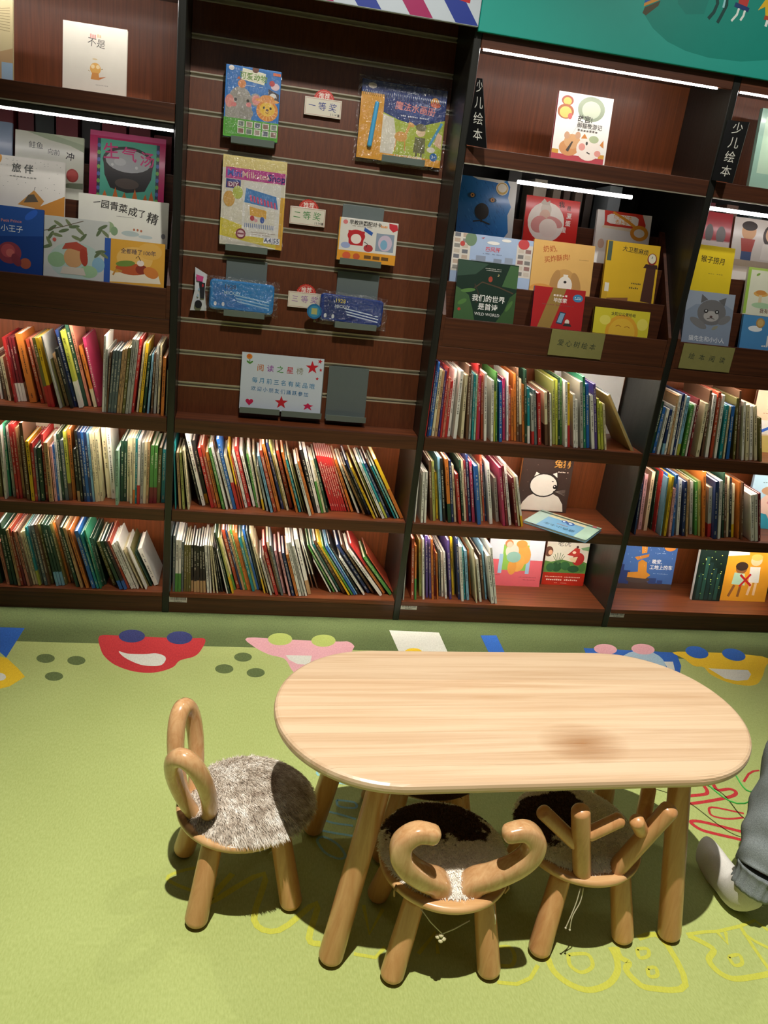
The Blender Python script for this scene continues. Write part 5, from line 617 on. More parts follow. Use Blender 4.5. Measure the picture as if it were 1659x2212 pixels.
pack(.549, 1.347, .206, .141, .036, 'DDDAD2', puz + [('t', '早教拼图配对卡', .44, .9, .115, '2A2624', .02)], 'puzzle_box', 'orange and white puzzle card box with red telephone picture', 'box', .012, wrap=False)
# pencil cases (printed stripes and lettering only), a header-card packet beside the first
def pencil_case(x, z, w, h, base, dark, stripe, textcol, label, off, tilt):
    e = slat_thing('pencil_case', x, z, off, label, 'pencil case'); e.rotation_euler.y = R(tilt)
    mb = MB(); n = 28; prof = [(0, .3), (.006, .75), (.014, 1), (.022, .75), (.028, .3)]; L = []
    def rr(sx, sz, rad):
        P = []
        for cx, cz, a0 in ((sx-rad, sz-rad, 0), (rad-sx, sz-rad, 90), (rad-sx, rad-sz, 180), (sx-rad, rad-sz, 270)):
            for k in range(6): q = R(a0+18*k); P.append((w/2+cx+rad*math.cos(q), h/2+cz+rad*math.sin(q)))
        return P
    rings = [(0, .006), (.004, .001), (.011, 0), (.02, 0), (.027, .001), (.031, .006)]; V = []; F = []
    for y, ins in rings: V += [(a, -y, b) for a, b in rr(w/2-ins, h/2-ins, .014)]
    for i in range(len(rings)-1):
        for j in range(24): k = (j+1) % 24; F.append((i*24+j, i*24+24+j, i*24+24+k, i*24+k))
    F += [tuple(range(24)), tuple(range(len(rings)*24-1, (len(rings)-1)*24-1, -1))]
    mb.add(V, F); obj('body', mb, e, mat=M(base, .25, var=.08, coat=.4), smooth=False)
    ops = [('p', [(.05, .85), (.3, .8), (.62, .12), (.08, .12)], dark)] + [('p', [(.38+.02*i, .56-.1*i), (.93, .42-.1*i), (.93, .38-.1*i), (.4+.02*i, .51-.1*i)], stripe) for i in range(3)] + [('e', .1, .2, .022, .032, 'D8DCE0'), ('e', .22, .2, .022, .032, 'D8DCE0'), ('e', .86, .62, .07, .09, base)]
    mb = MB(); k = art(mb, ops, w, h, .031); obj('printed_design', mb, e, kind='stuff')
    mb = MB(); art(mb, [('t', '1928', .31, .78, .2, textcol[0], .03), ('t', 'MICKEY', .35, .58, .16, textcol[1], .03)], w, h, .031, start=k); obj('lettering', mb, e)
    rs = random.Random(int(x*999)); V = []; F = []; g = .016
    for j in range(13):
        for i in range(23):
            u, v = i/22, j/12; ed = min(u, 1-u, v, 1-v); o = -.033-rs.random()*.005 if ed > .06 else -.012-rs.random()*.016
            V.append((-g+u*(w+2*g)+(rs.random()-.5)*.008, o, -g*.6+v*(h+1.2*g)+(rs.random()-.5)*.006))
    for j in range(12):
        for i in range(22): a = j*23+i; F.append((a, a+1, a+24, a+23))
    mb = MB(); mb.add(V, F); obj('plastic_bag', mb, e, mat=WRAP2); return e
pencil_case(.121, 1.137, .222, .103, '2F86CC', '2A74BC', '9CC8E8', ('27406A', 'A8CCE4'), 'light blue pencil case in clear bag reading 1928 MICKEY', .009, .5)
pencil_case(.503, 1.136, .228, .096, '1E3C86', '16306E', 'C8D8EC', ('D8C84A', 'C8D0DC'), 'dark blue pencil case in crumpled bag reading 1928 MICKEY', .009, 2.0)
e = slat_thing('sealed_packet', .058, 1.126, .022, 'narrow white sealed packet with pink and black print beside the light blue pencil case', 'packet')
mb = MB(); V = [(0, -.001, 0), (.056, -.004, .004), (.048, -.012, .07), (.054, -.006, .125), (.012, -.001, .146), (.014, -.01, .07)]
mb.add(V + [(a, b+.008, c) for a, b, c in V], [(0, 1, 2, 5), (5, 2, 3, 4), (6, 11, 8, 7), (11, 10, 9, 8), (0, 6, 7, 1), (1, 7, 8, 2), (2, 8, 9, 3), (3, 9, 10, 4), (4, 10, 11, 5), (5, 11, 6, 0)]); obj('wrapper', mb, e, mat=M('C8CCD0', .3, var=.1))
mb = MB(); art(mb, [('p', [(.3, .84), (.75, .8), (.7, .68), (.34, .7)], 'C84A86'), ('p', [(.5, .68), (.86, .66), (.84, .3), (.6, .3)], '25262C'), ('e', .5, .5, .05, .08, '8FB4CC'), ('e', .45, .36, .06, .09, '9AAEC0'), ('e', .5, .16, .22, .25, '1C1C20'), ('e', .72, .6, .06, .1, 'A82A34')], .056, .146, .0125); obj('printed_design', mb, e, kind='stuff')
def keychain():
    e = slat_thing('round_tag', .486, 1.168, .05, 'round blue card tag hanging off the dark blue pencil case', 'tag')
    obj('disc', MB().prism([(.026*math.cos(q), .026*math.sin(q)) for q in [2*math.pi*k/24 for k in range(24)]], 0, -.0015, 'xz'), e, mat=M('2A6A9A', .3, coat=.3))
    mb = MB(); art(mb, [('e', 0, 0, .02/.05, .02/.05, '3A86A8'), ('r', -.2, -.2, .2, .22, 'A8A86A')], .05, .05, .0016, clamp=False); obj('printed_design', mb, e, kind='stuff')
keychain()
def prize_tag(x, z, w, h, big, col, label):
    e = slat_thing('prize_tag', x, z, .012, label, 'tag', 'prize tags with red recommended badges')
    obj('card', MB().rbox(0, w, -.0015, 0, 0, h, .0004), e, mat=M('D9D3C2', .4, coat=.3))
    obj('card_border', MB().add(*frame(w, h, .003, .0008, -.0017)), e, mat=M('B05A50', .5))
    pts = []
    for k in range(48): q = math.pi*2*k/48; r = .034 + (.0022 if k % 2 else 0); pts.append((w/2+.002 + r*math.cos(q), h*.88 + r*math.sin(q)))
    b = obj('badge', MB().prism(pts, .003, .0015, 'xz'), e, mat=M('C6382E', .35, coat=.3))
    obj('badge_ring', MB().add(*ring2(w/2+.002, h*.88, .0285, .0295, .0013)), b, mat=M('E2B4A4', .5))
    mb = MB(); art(mb, [('t', '推荐', (w/2+.002)/.1, (h*.88+.014)/.1, .19, 'F0E4DA', .02)], .1, .1, -.0013); obj('badge_lettering', mb, b)
    mb = MB(); art(mb, [('t', ch, (.2+.28*i), .52, .5 if i else .45, col, .0, (-4, 4, -8)[i]) for i, ch in enumerate(big)] + [('t', '1114', .79, .17, .2, '2E2A2A', .0)], w, h, .0018); obj('handwriting', mb, e)
    mb = MB(); art(mb, [('r', .905, .1, .955, .24, '5A5048')], w, h, .0019); obj('printed_mark', mb, e)
def frame(w, h, i, t, y):
    V = [(i, y, i), (w-i, y, i), (w-i, y, h-i), (i, y, h-i), (i+t, y, i+t), (w-i-t, y, i+t), (w-i-t, y, h-i-t), (i+t, y, h-i-t)]
    return V, [(0, 1, 5, 4), (1, 2, 6, 5), (2, 3, 7, 6), (3, 0, 4, 7)]
def ring2(cx, cz, r0, r1, y):
    V = []; F = []
    for k in range(32): q = 2*math.pi*k/32; V += [(cx+r0*math.cos(q), y, cz+r0*math.sin(q)), (cx+r1*math.cos(q), y, cz+r1*math.sin(q))]
    for k in range(32): j = (k+1) % 32; F.append((2*k, 2*j, 2*j+1, 2*k+1))
    return V, F
prize_tag(.402, 1.797, .124, .056, '一等奖', '2A3A8A', 'white first prize tag reading 一等奖 between the two upper packs')
prize_tag(.379, 1.448, .122, .058, '二等奖', '4A8A4A', 'white second prize tag reading 二等奖 beside the milk tea kit')
prize_tag(.393, 1.171, .122, .054, '三等奖', '9A6AA8', 'white third prize tag half hidden by the dark blue pencil case')
# paper sign
def star(u, v, r, col, asp, rot=90):
    return ('p', [(u + (r if k % 2 == 0 else r*.4)*math.cos(R(rot+36*k)), v + (r if k % 2 == 0 else r*.4)*math.sin(R(rot+36*k))*asp) for k in range(10)], col)
SW, SH = .294, .202; asp = SW/SH
e = slat_thing('paper_sign', .245, .800, .020, 'white handwritten paper sign with stars and heart reading 阅读之星榜', 'sign')
obj('sheet', MB().box(0, SW, -.0008, 0, 0, SH), e, mat=M('C9D2DC', .6, var=.02))
heart = [(.12+.05*(16*math.sin(q)**3)/17, .13+.05*asp*(13*math.cos(q)-5*math.cos(2*q)-2*math.cos(3*q)-math.cos(4*q))/17) for q in [2*math.pi*k/28 for k in range(28)]]
mb = MB(); k = art(mb, [star(.86, .83, .085, 'C4232E', asp, 94), star(.95, .97-.02, .033, 'C4232E', asp, 80), star(.965, .8, .024, 'C4232E', asp, 100), star(.93, .64, .024, 'C4232E', asp, 90), star(.51, .16, .085, 'C4232E', asp, 92), ('p', heart[::-1], 'C81F50'), ('p', [(.79, .06), (.84, .1), (.89, .06), (.87, .12), (.91, .15), (.86, .16), (.84, .19), (.82, .16), (.78, .15), (.81, .12)], 'C81F50'), ('e', .09, .93, .035, .032, 'D9842E'), ('e', .085, .94, .02, .02, 'C9682A'), ('l', [(.095, .88), (.1, .8)], .01, '4E8A3A'), ('e', .115, .83, .025, .01, '4E8A3A', 40), ('e', .08, .83, .025, .01, '4E8A3A', 140)], SW, SH, .0009); obj('drawn_decoration', mb, e, kind='stuff')
mb = MB(); art(mb, [('t', c_, .23+.12*i, .74, .13, cc, .005) for i, (c_, cc) in enumerate(zip('阅读之星榜', ('C4702E', '9A4AA8', '4E9A4A', 'C43A4A', '9A9A86')))] + [('t', c_, .17+.088*i, .52-.004*i, .105, '2A86B8', .0) for i, c_ in enumerate('每月前三名有奖品哦')] + [('t', c_, .16+.072*i, .37-.004*i, .088, '2A78AE', .0) for i, c_ in enumerate('欢迎小朋友们踊跃参加')], SW, SH, .0009, start=k); obj('handwriting', mb, e)
# black blade signs clipped to the posts
for x, lab in ((.926, 'black blade sign reading 少儿绘本 on the post right of the slat wall'), (1.826, 'black blade sign reading 少儿绘本 on the rightmost post')):
    e = empty('blade_sign', (x-.002, -.004, 1.762), (0, 0, 0), label=lab, cat='sign', group='black blade signs on the posts')
    right = x > 1.5
    # two boards meeting in a ridge, one side facing each way
    h_ = .198
    V = [(-.004, 0, .0), (.055, -.05, -.006), (.017, -.0127, .194), (.002, 0, .1955)] if not right else [(-.022, -.0, .0), (.030, -.05, -.004), (.036, -.05, h_-.012), (-.016, -.0, h_-.008)]
    nrm = (Vector(V[1])-Vector(V[0])).cross(Vector(V[3])-Vector(V[0])).normalized()
    B = [tuple(Vector(p) - nrm*.004) for p in V]
    mb = MB(); mb.add(V + B, [(0, 1, 2, 3), (7, 6, 5, 4), (0, 4, 5, 1), (1, 5, 6, 2), (2, 6, 7, 3), (3, 7, 4, 0)]); obj('board', mb, e, mat=M('0E0F10', .35, var=.1))
    mb = MB(); A_, B_, C_, D_ = [Vector(p) for p in V]; ux = (B_-A_).normalized()
    for i, ch in enumerate('少儿绘本'):
        g, F = text_geo(ch, .0); t = .87-.235*i; l0 = A_.lerp(D_, t); r0 = B_.lerp(C_, t); wd = (r0-l0).length; s_ = min(.036, wd*.62+.006); cen = l0.lerp(r0, .56); uz = ((C_+D_)-(A_+B_)).normalized()
        mb.add([tuple(cen + ux*(a*s_) + uz*(b_*.038) + nrm*.0006) for a, b_ in g], F, M('CFCFC6', .5))
    obj('lettering', mb, e)
# acrylic shelf labels and bar code stickers
ACR = M('8E8A56', .18, 0, .08, coat=.5)
for x, w_, z, s_, lab in ((1.334, .206, 1.112, '爱心树绘本', 'clear acrylic label reading 爱心树绘本 below the yellow sun book'), (1.853, .210, 1.110, '绘本阅读', 'clear acrylic label reading 绘本阅读 below the grey kitten book')):
    e = empty('shelf_label', (x, -.0005, z), label=lab, cat='label', group='acrylic labels on the tray lips')
    obj('holder', MB().rbox(0, w_, -.003, 0, 0, .093, .0006), e, mat=ACR)
    mb = MB(); art(mb, [('t', ch, .2+(.6/(len(s_)-1))*i, .5-.015*i, .27, '3A4438', .0, -6) for i, ch in enumerate(s_)], w_, .093, .0032); obj('lettering', mb, e)
for x, z, lab in ((.026, .044, 'barcode sticker on the base under the slat wall'), (.927, .048, 'barcode sticker on the base of the bookcase right of slat wall'), (1.825, .047, 'barcode sticker on the base of the rightmost bookcase')):
    e = empty('barcode_sticker', (x, .0035, z), label=lab, cat='sticker', group='barcode stickers on the plinths')
    obj('paper', MB().box(0, .066, -.0006, 0, 0, .024), e, mat=M('CFCBBE', .6))
    rs = random.Random(int(x*100)); mb = MB(); ops = []; u = .06
    while u < .93: b_ = rs.choice((.008, .012, .02)); ops.append(('r', u, .38, u+b_, .88, '2A2826')); u += b_ + rs.choice((.01, .016, .024))
    ops.append(('x', .28, .14, .72, 12, .14, '3A3836')); art(mb, ops, .066, .024, .0007); obj('printed_bars', mb, e, kind='stuff')
# back stock seen over the tray risers
rs = random.Random(11)
for u, L in ((0, [(-.63, .07, '7A1A22'), (-.55, .05, '6E1820'), (-.49, .06, '1E2A24'), (-.42, .07, '7E1C24'), (-.34, .06, '2A2C28'), (-.27, .08, '84202A'), (-.18, .07, '7A1A22'), (-.10, .06, '86222A')]), (2, [(1.20, .05, '4A4A46'), (1.30, .05, 'C9C0A8'), (1.37, .03, '8A7E6A'), (1.42, .025, '5A4638'), (1.46, .03, '77695A'), (1.50, .028, '3E342C'), (1.60, .05, 'B8C4C8')]), (3, [(2.0, .05, '7A2A30'), (2.1, .05, '8A6A5A'), (2.2, .06, '5A6A6A')])):
    for i, (x, w_, col) in enumerate(L):
        e = empty('book', (x, .33+.05*rs.random(), 1.5055), (R(-4), 0, 0), label=f"{'dark red' if col[0] in '78' and u == 0 else 'dim'} back-stock book, {ordinal(i+1)} from left behind the {['left', '', 'middle', 'right'][u]} tray", cat='book', group='back stock behind the trays')
        h = .17+.05*rs.random(); mb = MB(); cover_geo(mb, w_, .14, h, M(col, .5, var=.1)); mb.v = [(a+w_/2, b_, c_) for a, b_, c_ in mb.v]; obj('cover', mb, e)
        mb = MB(); mb.box(.002, w_-.002, .002, .137, .003, h-.003, PAGE); obj('page_block', mb, e)

# ------------------------------------------------------------------ children's table
OAKX = wood('rubberwood_table', 'BB9570', 'D8BC9C', 0, 46, .34, .2, 1.3, (.22, .58), .06)
OAK = wood('rubberwood', 'BE8250', 'D9A672', 2, 45, .34, .25, 3.0, (.28, .68), .08)
TC = (.911, -1.347); TA = 1.7; TL, TW, TZ, TT = 1.114, .506, .520, .026
tb = empty('oval_table', (TC[0], TC[1], 0), (0, 0, R(TA)), label="long oval pale wooden children's table with four splayed round legs", cat='table')
def plank(y0, y1):
    r = TW/2; hs = TL/2 - r; n = 14; prof = [(.006, 0), (.0015, .004), (0, .010), (0, .016), (.002, .022), (.007, .0252), (.012, TT)]
    ys = [y0 + (y1-y0)*(.5-.5*math.cos(math.pi*k/n)) for k in range(n+1)]; V = []; F = []
    for ins, z in prof:
        ri = r - ins
        yy = [max(-ri+1e-5, min(ri-1e-5, y)) for y in ys]
        X = [hs + math.sqrt(max(0, ri*ri - y*y)) for y in yy]
        V += [(-x, y, z) for x, y in zip(X, yy)] + [(x, y, z) for x, y in zip(reversed(X), reversed(yy))]
    m = 2*(n+1)
    for k in range(len(prof)-1):
        for i in range(m): j = (i+1) % m; F.append((k*m+i, k*m+m+i, k*m+m+j, k*m+j))
    top = (len(prof)-1)*m
    for i in range(n):
        F.append((top+i, top+i+1, top+m-2-i, top+m-1-i)[::-1]); F.append((i, i+1, m-2-i, m-1-i))
    mb = MB(); mb.add(V, F); return mb
tt = empty('tabletop', (0, 0, TZ-TT), parent=tb)
ed = [-.253, -.195, -.085, .012, .118, .253]
for a, b in zip(ed, ed[1:]): obj('plank', plank(a+(.00015 if a > -.25 else 0), b-(.00015 if b < .25 else 0)), tt, mat=OAKX)
# a brown worn stain in the planks' surface
m, n_, l_, b_ = nodes('worn_stain'); tcn = n_.new('ShaderNodeTexCoord'); mpn = n_.new('ShaderNodeMapping'); mpn.inputs['Scale'].default_value = (9, 60, 1); nzn = n_.new('ShaderNodeTexNoise'); nzn.inputs['Detail'].default_value = 5; nzn.inputs['Scale'].default_value = 1
l_.new(tcn.outputs['Object'], mpn.inputs['Vector']); l_.new(mpn.outputs['Vector'], nzn.inputs['Vector'])
gr = n_.new('ShaderNodeTexGradient'); gr.gradient_type = 'SPHERICAL'; mp2 = n_.new('ShaderNodeMapping'); mp2.inputs['Scale'].default_value = (9.2, 13.5, 1); l_.new(tcn.outputs['Object'], mp2.inputs['Vector']); l_.new(mp2.outputs['Vector'], gr.inputs['Vector'])
mu = n_.new('ShaderNodeMath'); mu.operation = 'MULTIPLY'; l_.new(gr.outputs['Fac'], mu.inputs[0]); l_.new(nzn.outputs['Fac'], mu.inputs[1]); mpn.inputs['Location'].default_value = (1.7, 3.1, 0)
b_.inputs['Base Color'].default_value = lin('B07C48'); b_.inputs['Roughness'].default_value = .35; l_.new(mu.outputs[0], b_.inputs['Alpha']); mpn.inputs['Scale'].default_value = (5, 90, 1)
st_ = obj('worn_stain', MB().add([(.16*math.cos(q), .10*math.sin(q), .0003) for q in [2*math.pi*k/32 for k in range(32)]], [tuple(range(32))]), tt, mat=m); st_.location = (.105, -.130, TT)
for sx, sy in ((-1, -1), (1, -1), (-1, 1), (1, 1)):
    mb = MB(); mb.peg((sx*.412, sy*.197, 0), (sx*.335, sy*.150, TZ-TT+.004), .0275, .0245, 24, .75); obj('leg', mb, tb, mat=OAK, smooth=True)
# ------------------------------------------------------------------ animal chairs
def fur_mat(name, kind, c=(0, 0), r=(.1, .1), seed=0):
    m, n, l, b = nodes(name); b.inputs['Roughness'].default_value = .85; b.inputs['Specular IOR Level'].default_value = .15; b.inputs['Sheen Weight'].default_value = .2
    tc = n.new('ShaderNodeTexCoord'); nz = n.new('ShaderNodeTexNoise'); nz.inputs['Detail'].default_value = 4; cr = n.new('ShaderNodeValToRGB'); e = cr.color_ramp.elements
    if kind == 'grey':
        nz.inputs['Scale'].default_value = 70; l.new(tc.outputs['Object'], nz.inputs['Vector']); n2 = n.new('ShaderNodeTexNoise'); n2.inputs['Scale'].default_value = 22; l.new(tc.outputs['Object'], n2.inputs['Vector'])
        ad = n.new('ShaderNodeMath'); ad.operation = 'ADD'; l.new(nz.outputs['Fac'], ad.inputs[0]); l.new(n2.outputs['Fac'], ad.inputs[1]); hf = n.new('ShaderNodeMath'); hf.operation = 'MULTIPLY'; hf.inputs[1].default_value = .5; l.new(ad.outputs[0], hf.inputs[0])
        e[0].position = .36; e[0].color = lin('B3A292'); e[1].position = .62; e[1].color = lin('FAF6F0'); x = e.new(.47); x.color = lin('CFC3B5'); x = e.new(.53); x.color = lin('E2D8CC'); l.new(hf.outputs[0], cr.inputs['Fac'])
    else:
        mp = n.new('ShaderNodeMapping'); mp.inputs['Location'].default_value = (-c[0]/r[0], -c[1]/r[1], 0); mp.inputs['Scale'].default_value = (1/r[0], 1/r[1], 0)
        ln = n.new('ShaderNodeVectorMath'); ln.operation = 'LENGTH'; l.new(tc.outputs['Object'], mp.inputs['Vector']); l.new(mp.outputs['Vector'], ln.inputs[0])
        of = n.new('ShaderNodeVectorMath'); of.operation = 'ADD'; of.inputs[1].default_value = (seed, seed*2, 0); l.new(tc.outputs['Object'], of.inputs[0])
        nz.inputs['Scale'].default_value = 24; l.new(of.outputs['Vector'], nz.inputs['Vector']); ad = n.new('ShaderNodeMath'); ad.operation = 'MULTIPLY_ADD'; ad.inputs[1].default_value = -1.5; l.new(nz.outputs['Fac'], ad.inputs[0]); l.new(ln.outputs['Value'], ad.inputs[2])
        e[0].position = .28; e[0].color = lin('4A3020'); e[1].position = .34; e[1].color = lin('F8F3EA'); l.new(ad.outputs[0], cr.inputs['Fac'])
    l.new(cr.outputs['Color'], b.inputs['Base Color']); return m
def pad_z(r, Rr): return .036*max(0, 1-(r/Rr)**3.5)
def seat_pad(parent, z, Rr, mat, n, length, seed, comb):
    mb = MB(); prof = [(Rr*.985, -.004)] + [(Rr*(1-k/14), pad_z(Rr*(1-k/14), Rr)) for k in range(14)] + [(.001, pad_z(0, Rr))]
    mb.lathe(prof, 48, (0, .022, z)); p = obj('seat_pad', mb, parent, mat=mat, smooth=True)
    rs = random.Random(seed); V = []; F = []
    for i in range(n):
        rr = Rr*math.sqrt(rs.random())*1.0; q = rs.random()*2*math.pi; x, y = rr*math.cos(q), rr*math.sin(q)+.022; zz = z + pad_z(rr, Rr) - .001
        edge = (rr/Rr)**6; d = Vector((math.cos(q), math.sin(q), 0))*(.25+.8*edge) + Vector(comb)*.8 + Vector((rs.gauss(0, .28), rs.gauss(0, .28), .7-.6*edge)); d.normalize()
        ll = length*(.6+.7*rs.random()); sd = d.cross(Vector((rs.gauss(0, 1), rs.gauss(0, 1), rs.gauss(0, 1)))).normalized()*(.0006+.0006*rs.random())
        a = Vector((x, y, zz)); mid = a + d*ll*.55; tip = a + (d + Vector((0, 0, -.45)) + Vector(comb)*.3).normalized()*ll
        k = len(V); V += [a-sd, a+sd, mid+sd*.8, mid-sd*.8, tip]; F += [(k, k+1, k+2, k+3), (k+3, k+2, k+4)]
    mb = MB(); mb.add(V, F); obj('fur', mb, p, mat=mat, kind='stuff')
    return p
SZ = .232
def chair(loc, rz, label, kind, fm, flen, fn, seed, comb=(0, 0, 0)):
    e = empty('animal_chair', (loc[0], loc[1], 0), (0, 0, R(rz)), label=label, cat='chair', group="children's animal chairs around the oval table")
    mb = MB(); mb.lathe([(.05, .026), (.118, .026), (.138, .020), (.1455, .012), (.147, .005), (.1445, -.001), (.138, -.004), (.128, -.005), (.05, -.005)][::-1] if False else [(.05, -.028), (.125, -.026), (.139, -.019), (.1455, -.011), (.1465, -.004), (.1440, .001), (.138, .003), (.05, .003)], 56, (0, 0, SZ)); obj('seat', mb, e, mat=wood('rubberwood_seat', 'BE8C58', 'D8AE7C', 0, 48, .3, .3, 3.2, (.28, .68), .06), smooth=True)
    for sx, sy in ((-1, -1), (1, -1), (-1, 1), (1, 1)):
        mb = MB(); mb.peg((sx*.112, sy*.112, 0), (sx*.074, sy*.074, SZ-.022), .0262, .0235, 22, .8); obj('leg', mb, e, mat=OAK, smooth=True)
    def sweep(name, pts, rad, flat=None, nn=8, seg=18, up=(0, 1, 0)):
        P = smooth_path(pts, nn); rp = smooth_path([(r, 0, 0) for r in rad], nn); rr = [max(.001, v.x) for v in rp]
        d0 = (P[-1]-P[-2]).normalized(); r1 = rr[-1]
        for k in (0.45, .75, .92, 1.0): P.append(P[len(rr)-1] + d0*r1*k*.8) 
        rr += [r1*math.sqrt(1-k*k) if k < 1 else .0008 for k in (.45, .75, .92, 1.0)]
        mb = MB(); mb.tube(P, rr, seg, flat=flat, up=up, sq=.6); obj(name, mb, e, mat=wood('rubberwood_carved', 'C08C5C', 'DBB283', 2, 60, .22, .5, 14, (.3, .7), .03), smooth=True)
    if kind == 'horns':
        for s in (-1, 1):
            sweep('horn', [(s*.030, -.090, SZ-.012), (s*.040, -.095, SZ+.024), (s*.074, -.107, .284), (s*.112, -.120, .322), (s*.136, -.124, .358), (s*.137, -.125, .394), (s*.112, -.126, .418), (s*.078, -.127, .414)], [.0285, .0275, .0255, .0242, .0236, .0225, .0208, .0185], .95)
    elif kind == 'antlers':
        def rod(name, a, b, r): mb = MB(); mb.peg(a, b, r, r, 18, .7); obj(name, mb, e, mat=OAK, smooth=True)
        rod('antler', (-.045, -.108, SZ-.015), (-.110, -.128, .438), .0205); rod('antler_branch', (-.075, -.120, .350), (-.002, -.135, .404), .0165); rod('antler_branch', (-.080, -.112, .318), (-.178, -.088, .406), .0165)
        rod('antler', (.030, -.108, SZ-.015), (.100, -.150, .436), .0205); rod('antler_branch', (.062, -.128, .350), (.018, -.148, .408), .0165); rod('antler_branch', (.066, -.118, .352), (.105, -.060, .420), .0165)
    else:
        for s in (-1, 1):
            hw = .041 if s < 0 else .040; an = R(42 if s < 0 else 54)
            b = Vector((s*.030, -.112 if s < 0 else -.094, SZ-.006)); t = Vector((s*.088, -.128 if s < 0 else -.150, .447)); c = (b+t)/2; a = (t-b)/2; wd = Vector((s*math.cos(an), math.sin(an), 0))*hw
            P = [c + a*math.cos(q) + wd*math.sin(q)*(.92+.12*math.cos(q)) for q in [2*math.pi*k/40 for k in range(41)]]
            V = []; F = []; seg = 16; nrm = a.cross(wd).normalized(); N = 40
            for i in range(N):
                tg = (P[(i+1) % N]-P[(i-1) % N]).normalized(); o = tg.cross(nrm).normalized(); rr = .0185 + .002*math.cos(2*math.pi*i/N)
                for j in range(seg): q = 2*math.pi*j/seg; V.append(P[i] + (o*math.cos(q) + nrm*math.sin(q))*rr)
            for i in range(N):
                for j in range(seg): k = (j+1) % seg; i2 = (i+1) % N; F.append((i*seg+j, i*seg+k, i2*seg+k, i2*seg+j))
            mb = MB(); mb.add(V, F); obj('ear', mb, e, mat=wood('rubberwood_carved', 'C08C5C', 'DBB283', 2, 60, .22, .5, 14, (.3, .7), .03), smooth=True)
    seat_pad(e, SZ+.006, .143, fm, fn, flen, seed, comb)
    return e
CREAM = M('D8D0BC', .7)
chair((.300, -1.318), -79, 'wooden chair with two looped rabbit ears and long grey fur seat pad', 'ears', fur_mat('fur_grey_long', 'grey'), .015, 30000, 1, (.7, .35, 0))
cm = chair((.745, -1.497), 0, 'wooden chair with curled ram horns and cowhide pattern pad, seen from behind', 'horns', fur_mat('fur_cowhide', 'cow', (-.015, .075), (.115, .075), 3), .0075, 18000, 2)
cr_ = chair((1.083, -1.438), 6.8, 'wooden chair with branching deer antlers and spotted hide pad', 'antlers', fur_mat('fur_hide_spotted', 'cow', (-.06, .04), (.09, .075), 9), .0075, 18000, 3)
chair((.772, -1.158), 180, 'wooden chair pushed under the far side of the oval table', 'horns', fur_mat('fur_brown', 'cow', (0, 0), (.4, .4), 5), .008, 3000, 4)
# tie cords of the pads
mb = MB(); mb.tube([(-.075, -.122, .215), (-.05, -.125, .18), (-.022, -.13, .152)], .0012, 6); mb.tube([(.03, -.135, .192), (.0, -.132, .166), (-.022, -.13, .152)], .0012, 6)
obj('tie_cord', mb, cm, mat=CREAM, smooth=True)
mb = MB()
for a, b, c_ in ((-.024, -.13, .148), (-.03, -.128, .142), (-.018, -.132, .140), (-.024, -.133, .136)): mb.lathe([(.001, -.005), (.0055, -.001), (.0055, .002), (.001, .005)], 10, (a, b, c_))
obj('cord_knot', mb, cm, mat=M('C8C09A', .4), smooth=True)
mb = MB(); mb.tube([(.085, -.115, .21), (.092, -.122, .18), (.094, -.122, .165)], .0012, 6); obj('tie_cord', mb, cm, mat=CREAM, smooth=True)
mb = MB()
for dx in (0, .008):
    P = smooth_path([(-.058+dx, -.128, .208), (-.060+dx*1.2, -.130, .17), (-.066+dx*.6, -.131, .13), (-.071+dx*1.5, -.131, .098-dx)], 5); mb.tube(P, .0013, 6); mb.lathe([(.0008, -.003), (.0028, 0), (.0008, .003)], 8, tuple(P[-1]))
obj('tie_cord', mb, cr_, mat=CREAM, smooth=True)
for par, sx in ((cm, -1), (cm, 1)):
    mb = MB(); mb.tube([(sx*.122, -.078, .236), (sx*.126, -.082, .222), (sx*.122, -.076, .203)], .0022, 8); obj('pad_loop', mb, par, mat=M('A88458', .5), smooth=True)
# ------------------------------------------------------------------ seated person, only a lower leg in the frame
def skin(name, verts, edges, parent, mat, sub=2, root=0):
    me = bpy.data.meshes.new(name); me.from_pydata([v[:3] for v in verts], edges, []); o = bpy.data.objects.new(name, me); COL.objects.link(o); o.parent = parent
    mo = o.modifiers.new('skin', 'SKIN'); mo.use_smooth_shade = True; mo.branch_smoothing = .4
    sv = me.skin_vertices[0].data
    for i, v in enumerate(verts): sv[i].radius = (v[3], v[4] if len(v) > 4 else v[3]); sv[i].use_root = (i == root)
    s_ = o.modifiers.new('sub', 'SUBSURF'); s_.levels = sub; s_.render_levels = sub; me.materials.append(mat); return o
chain = lambda n, a=0: [(a+i, a+i+1) for i in range(n-1)]
pp = empty('person', (-.02, -.018, 0), label='seated person in grey trousers and white socks beside the table, foot flat on the carpet', cat='person')
SKINM = M('B98462', .5, var=.05, tag='skin')
HIP = (1.98, -1.64)
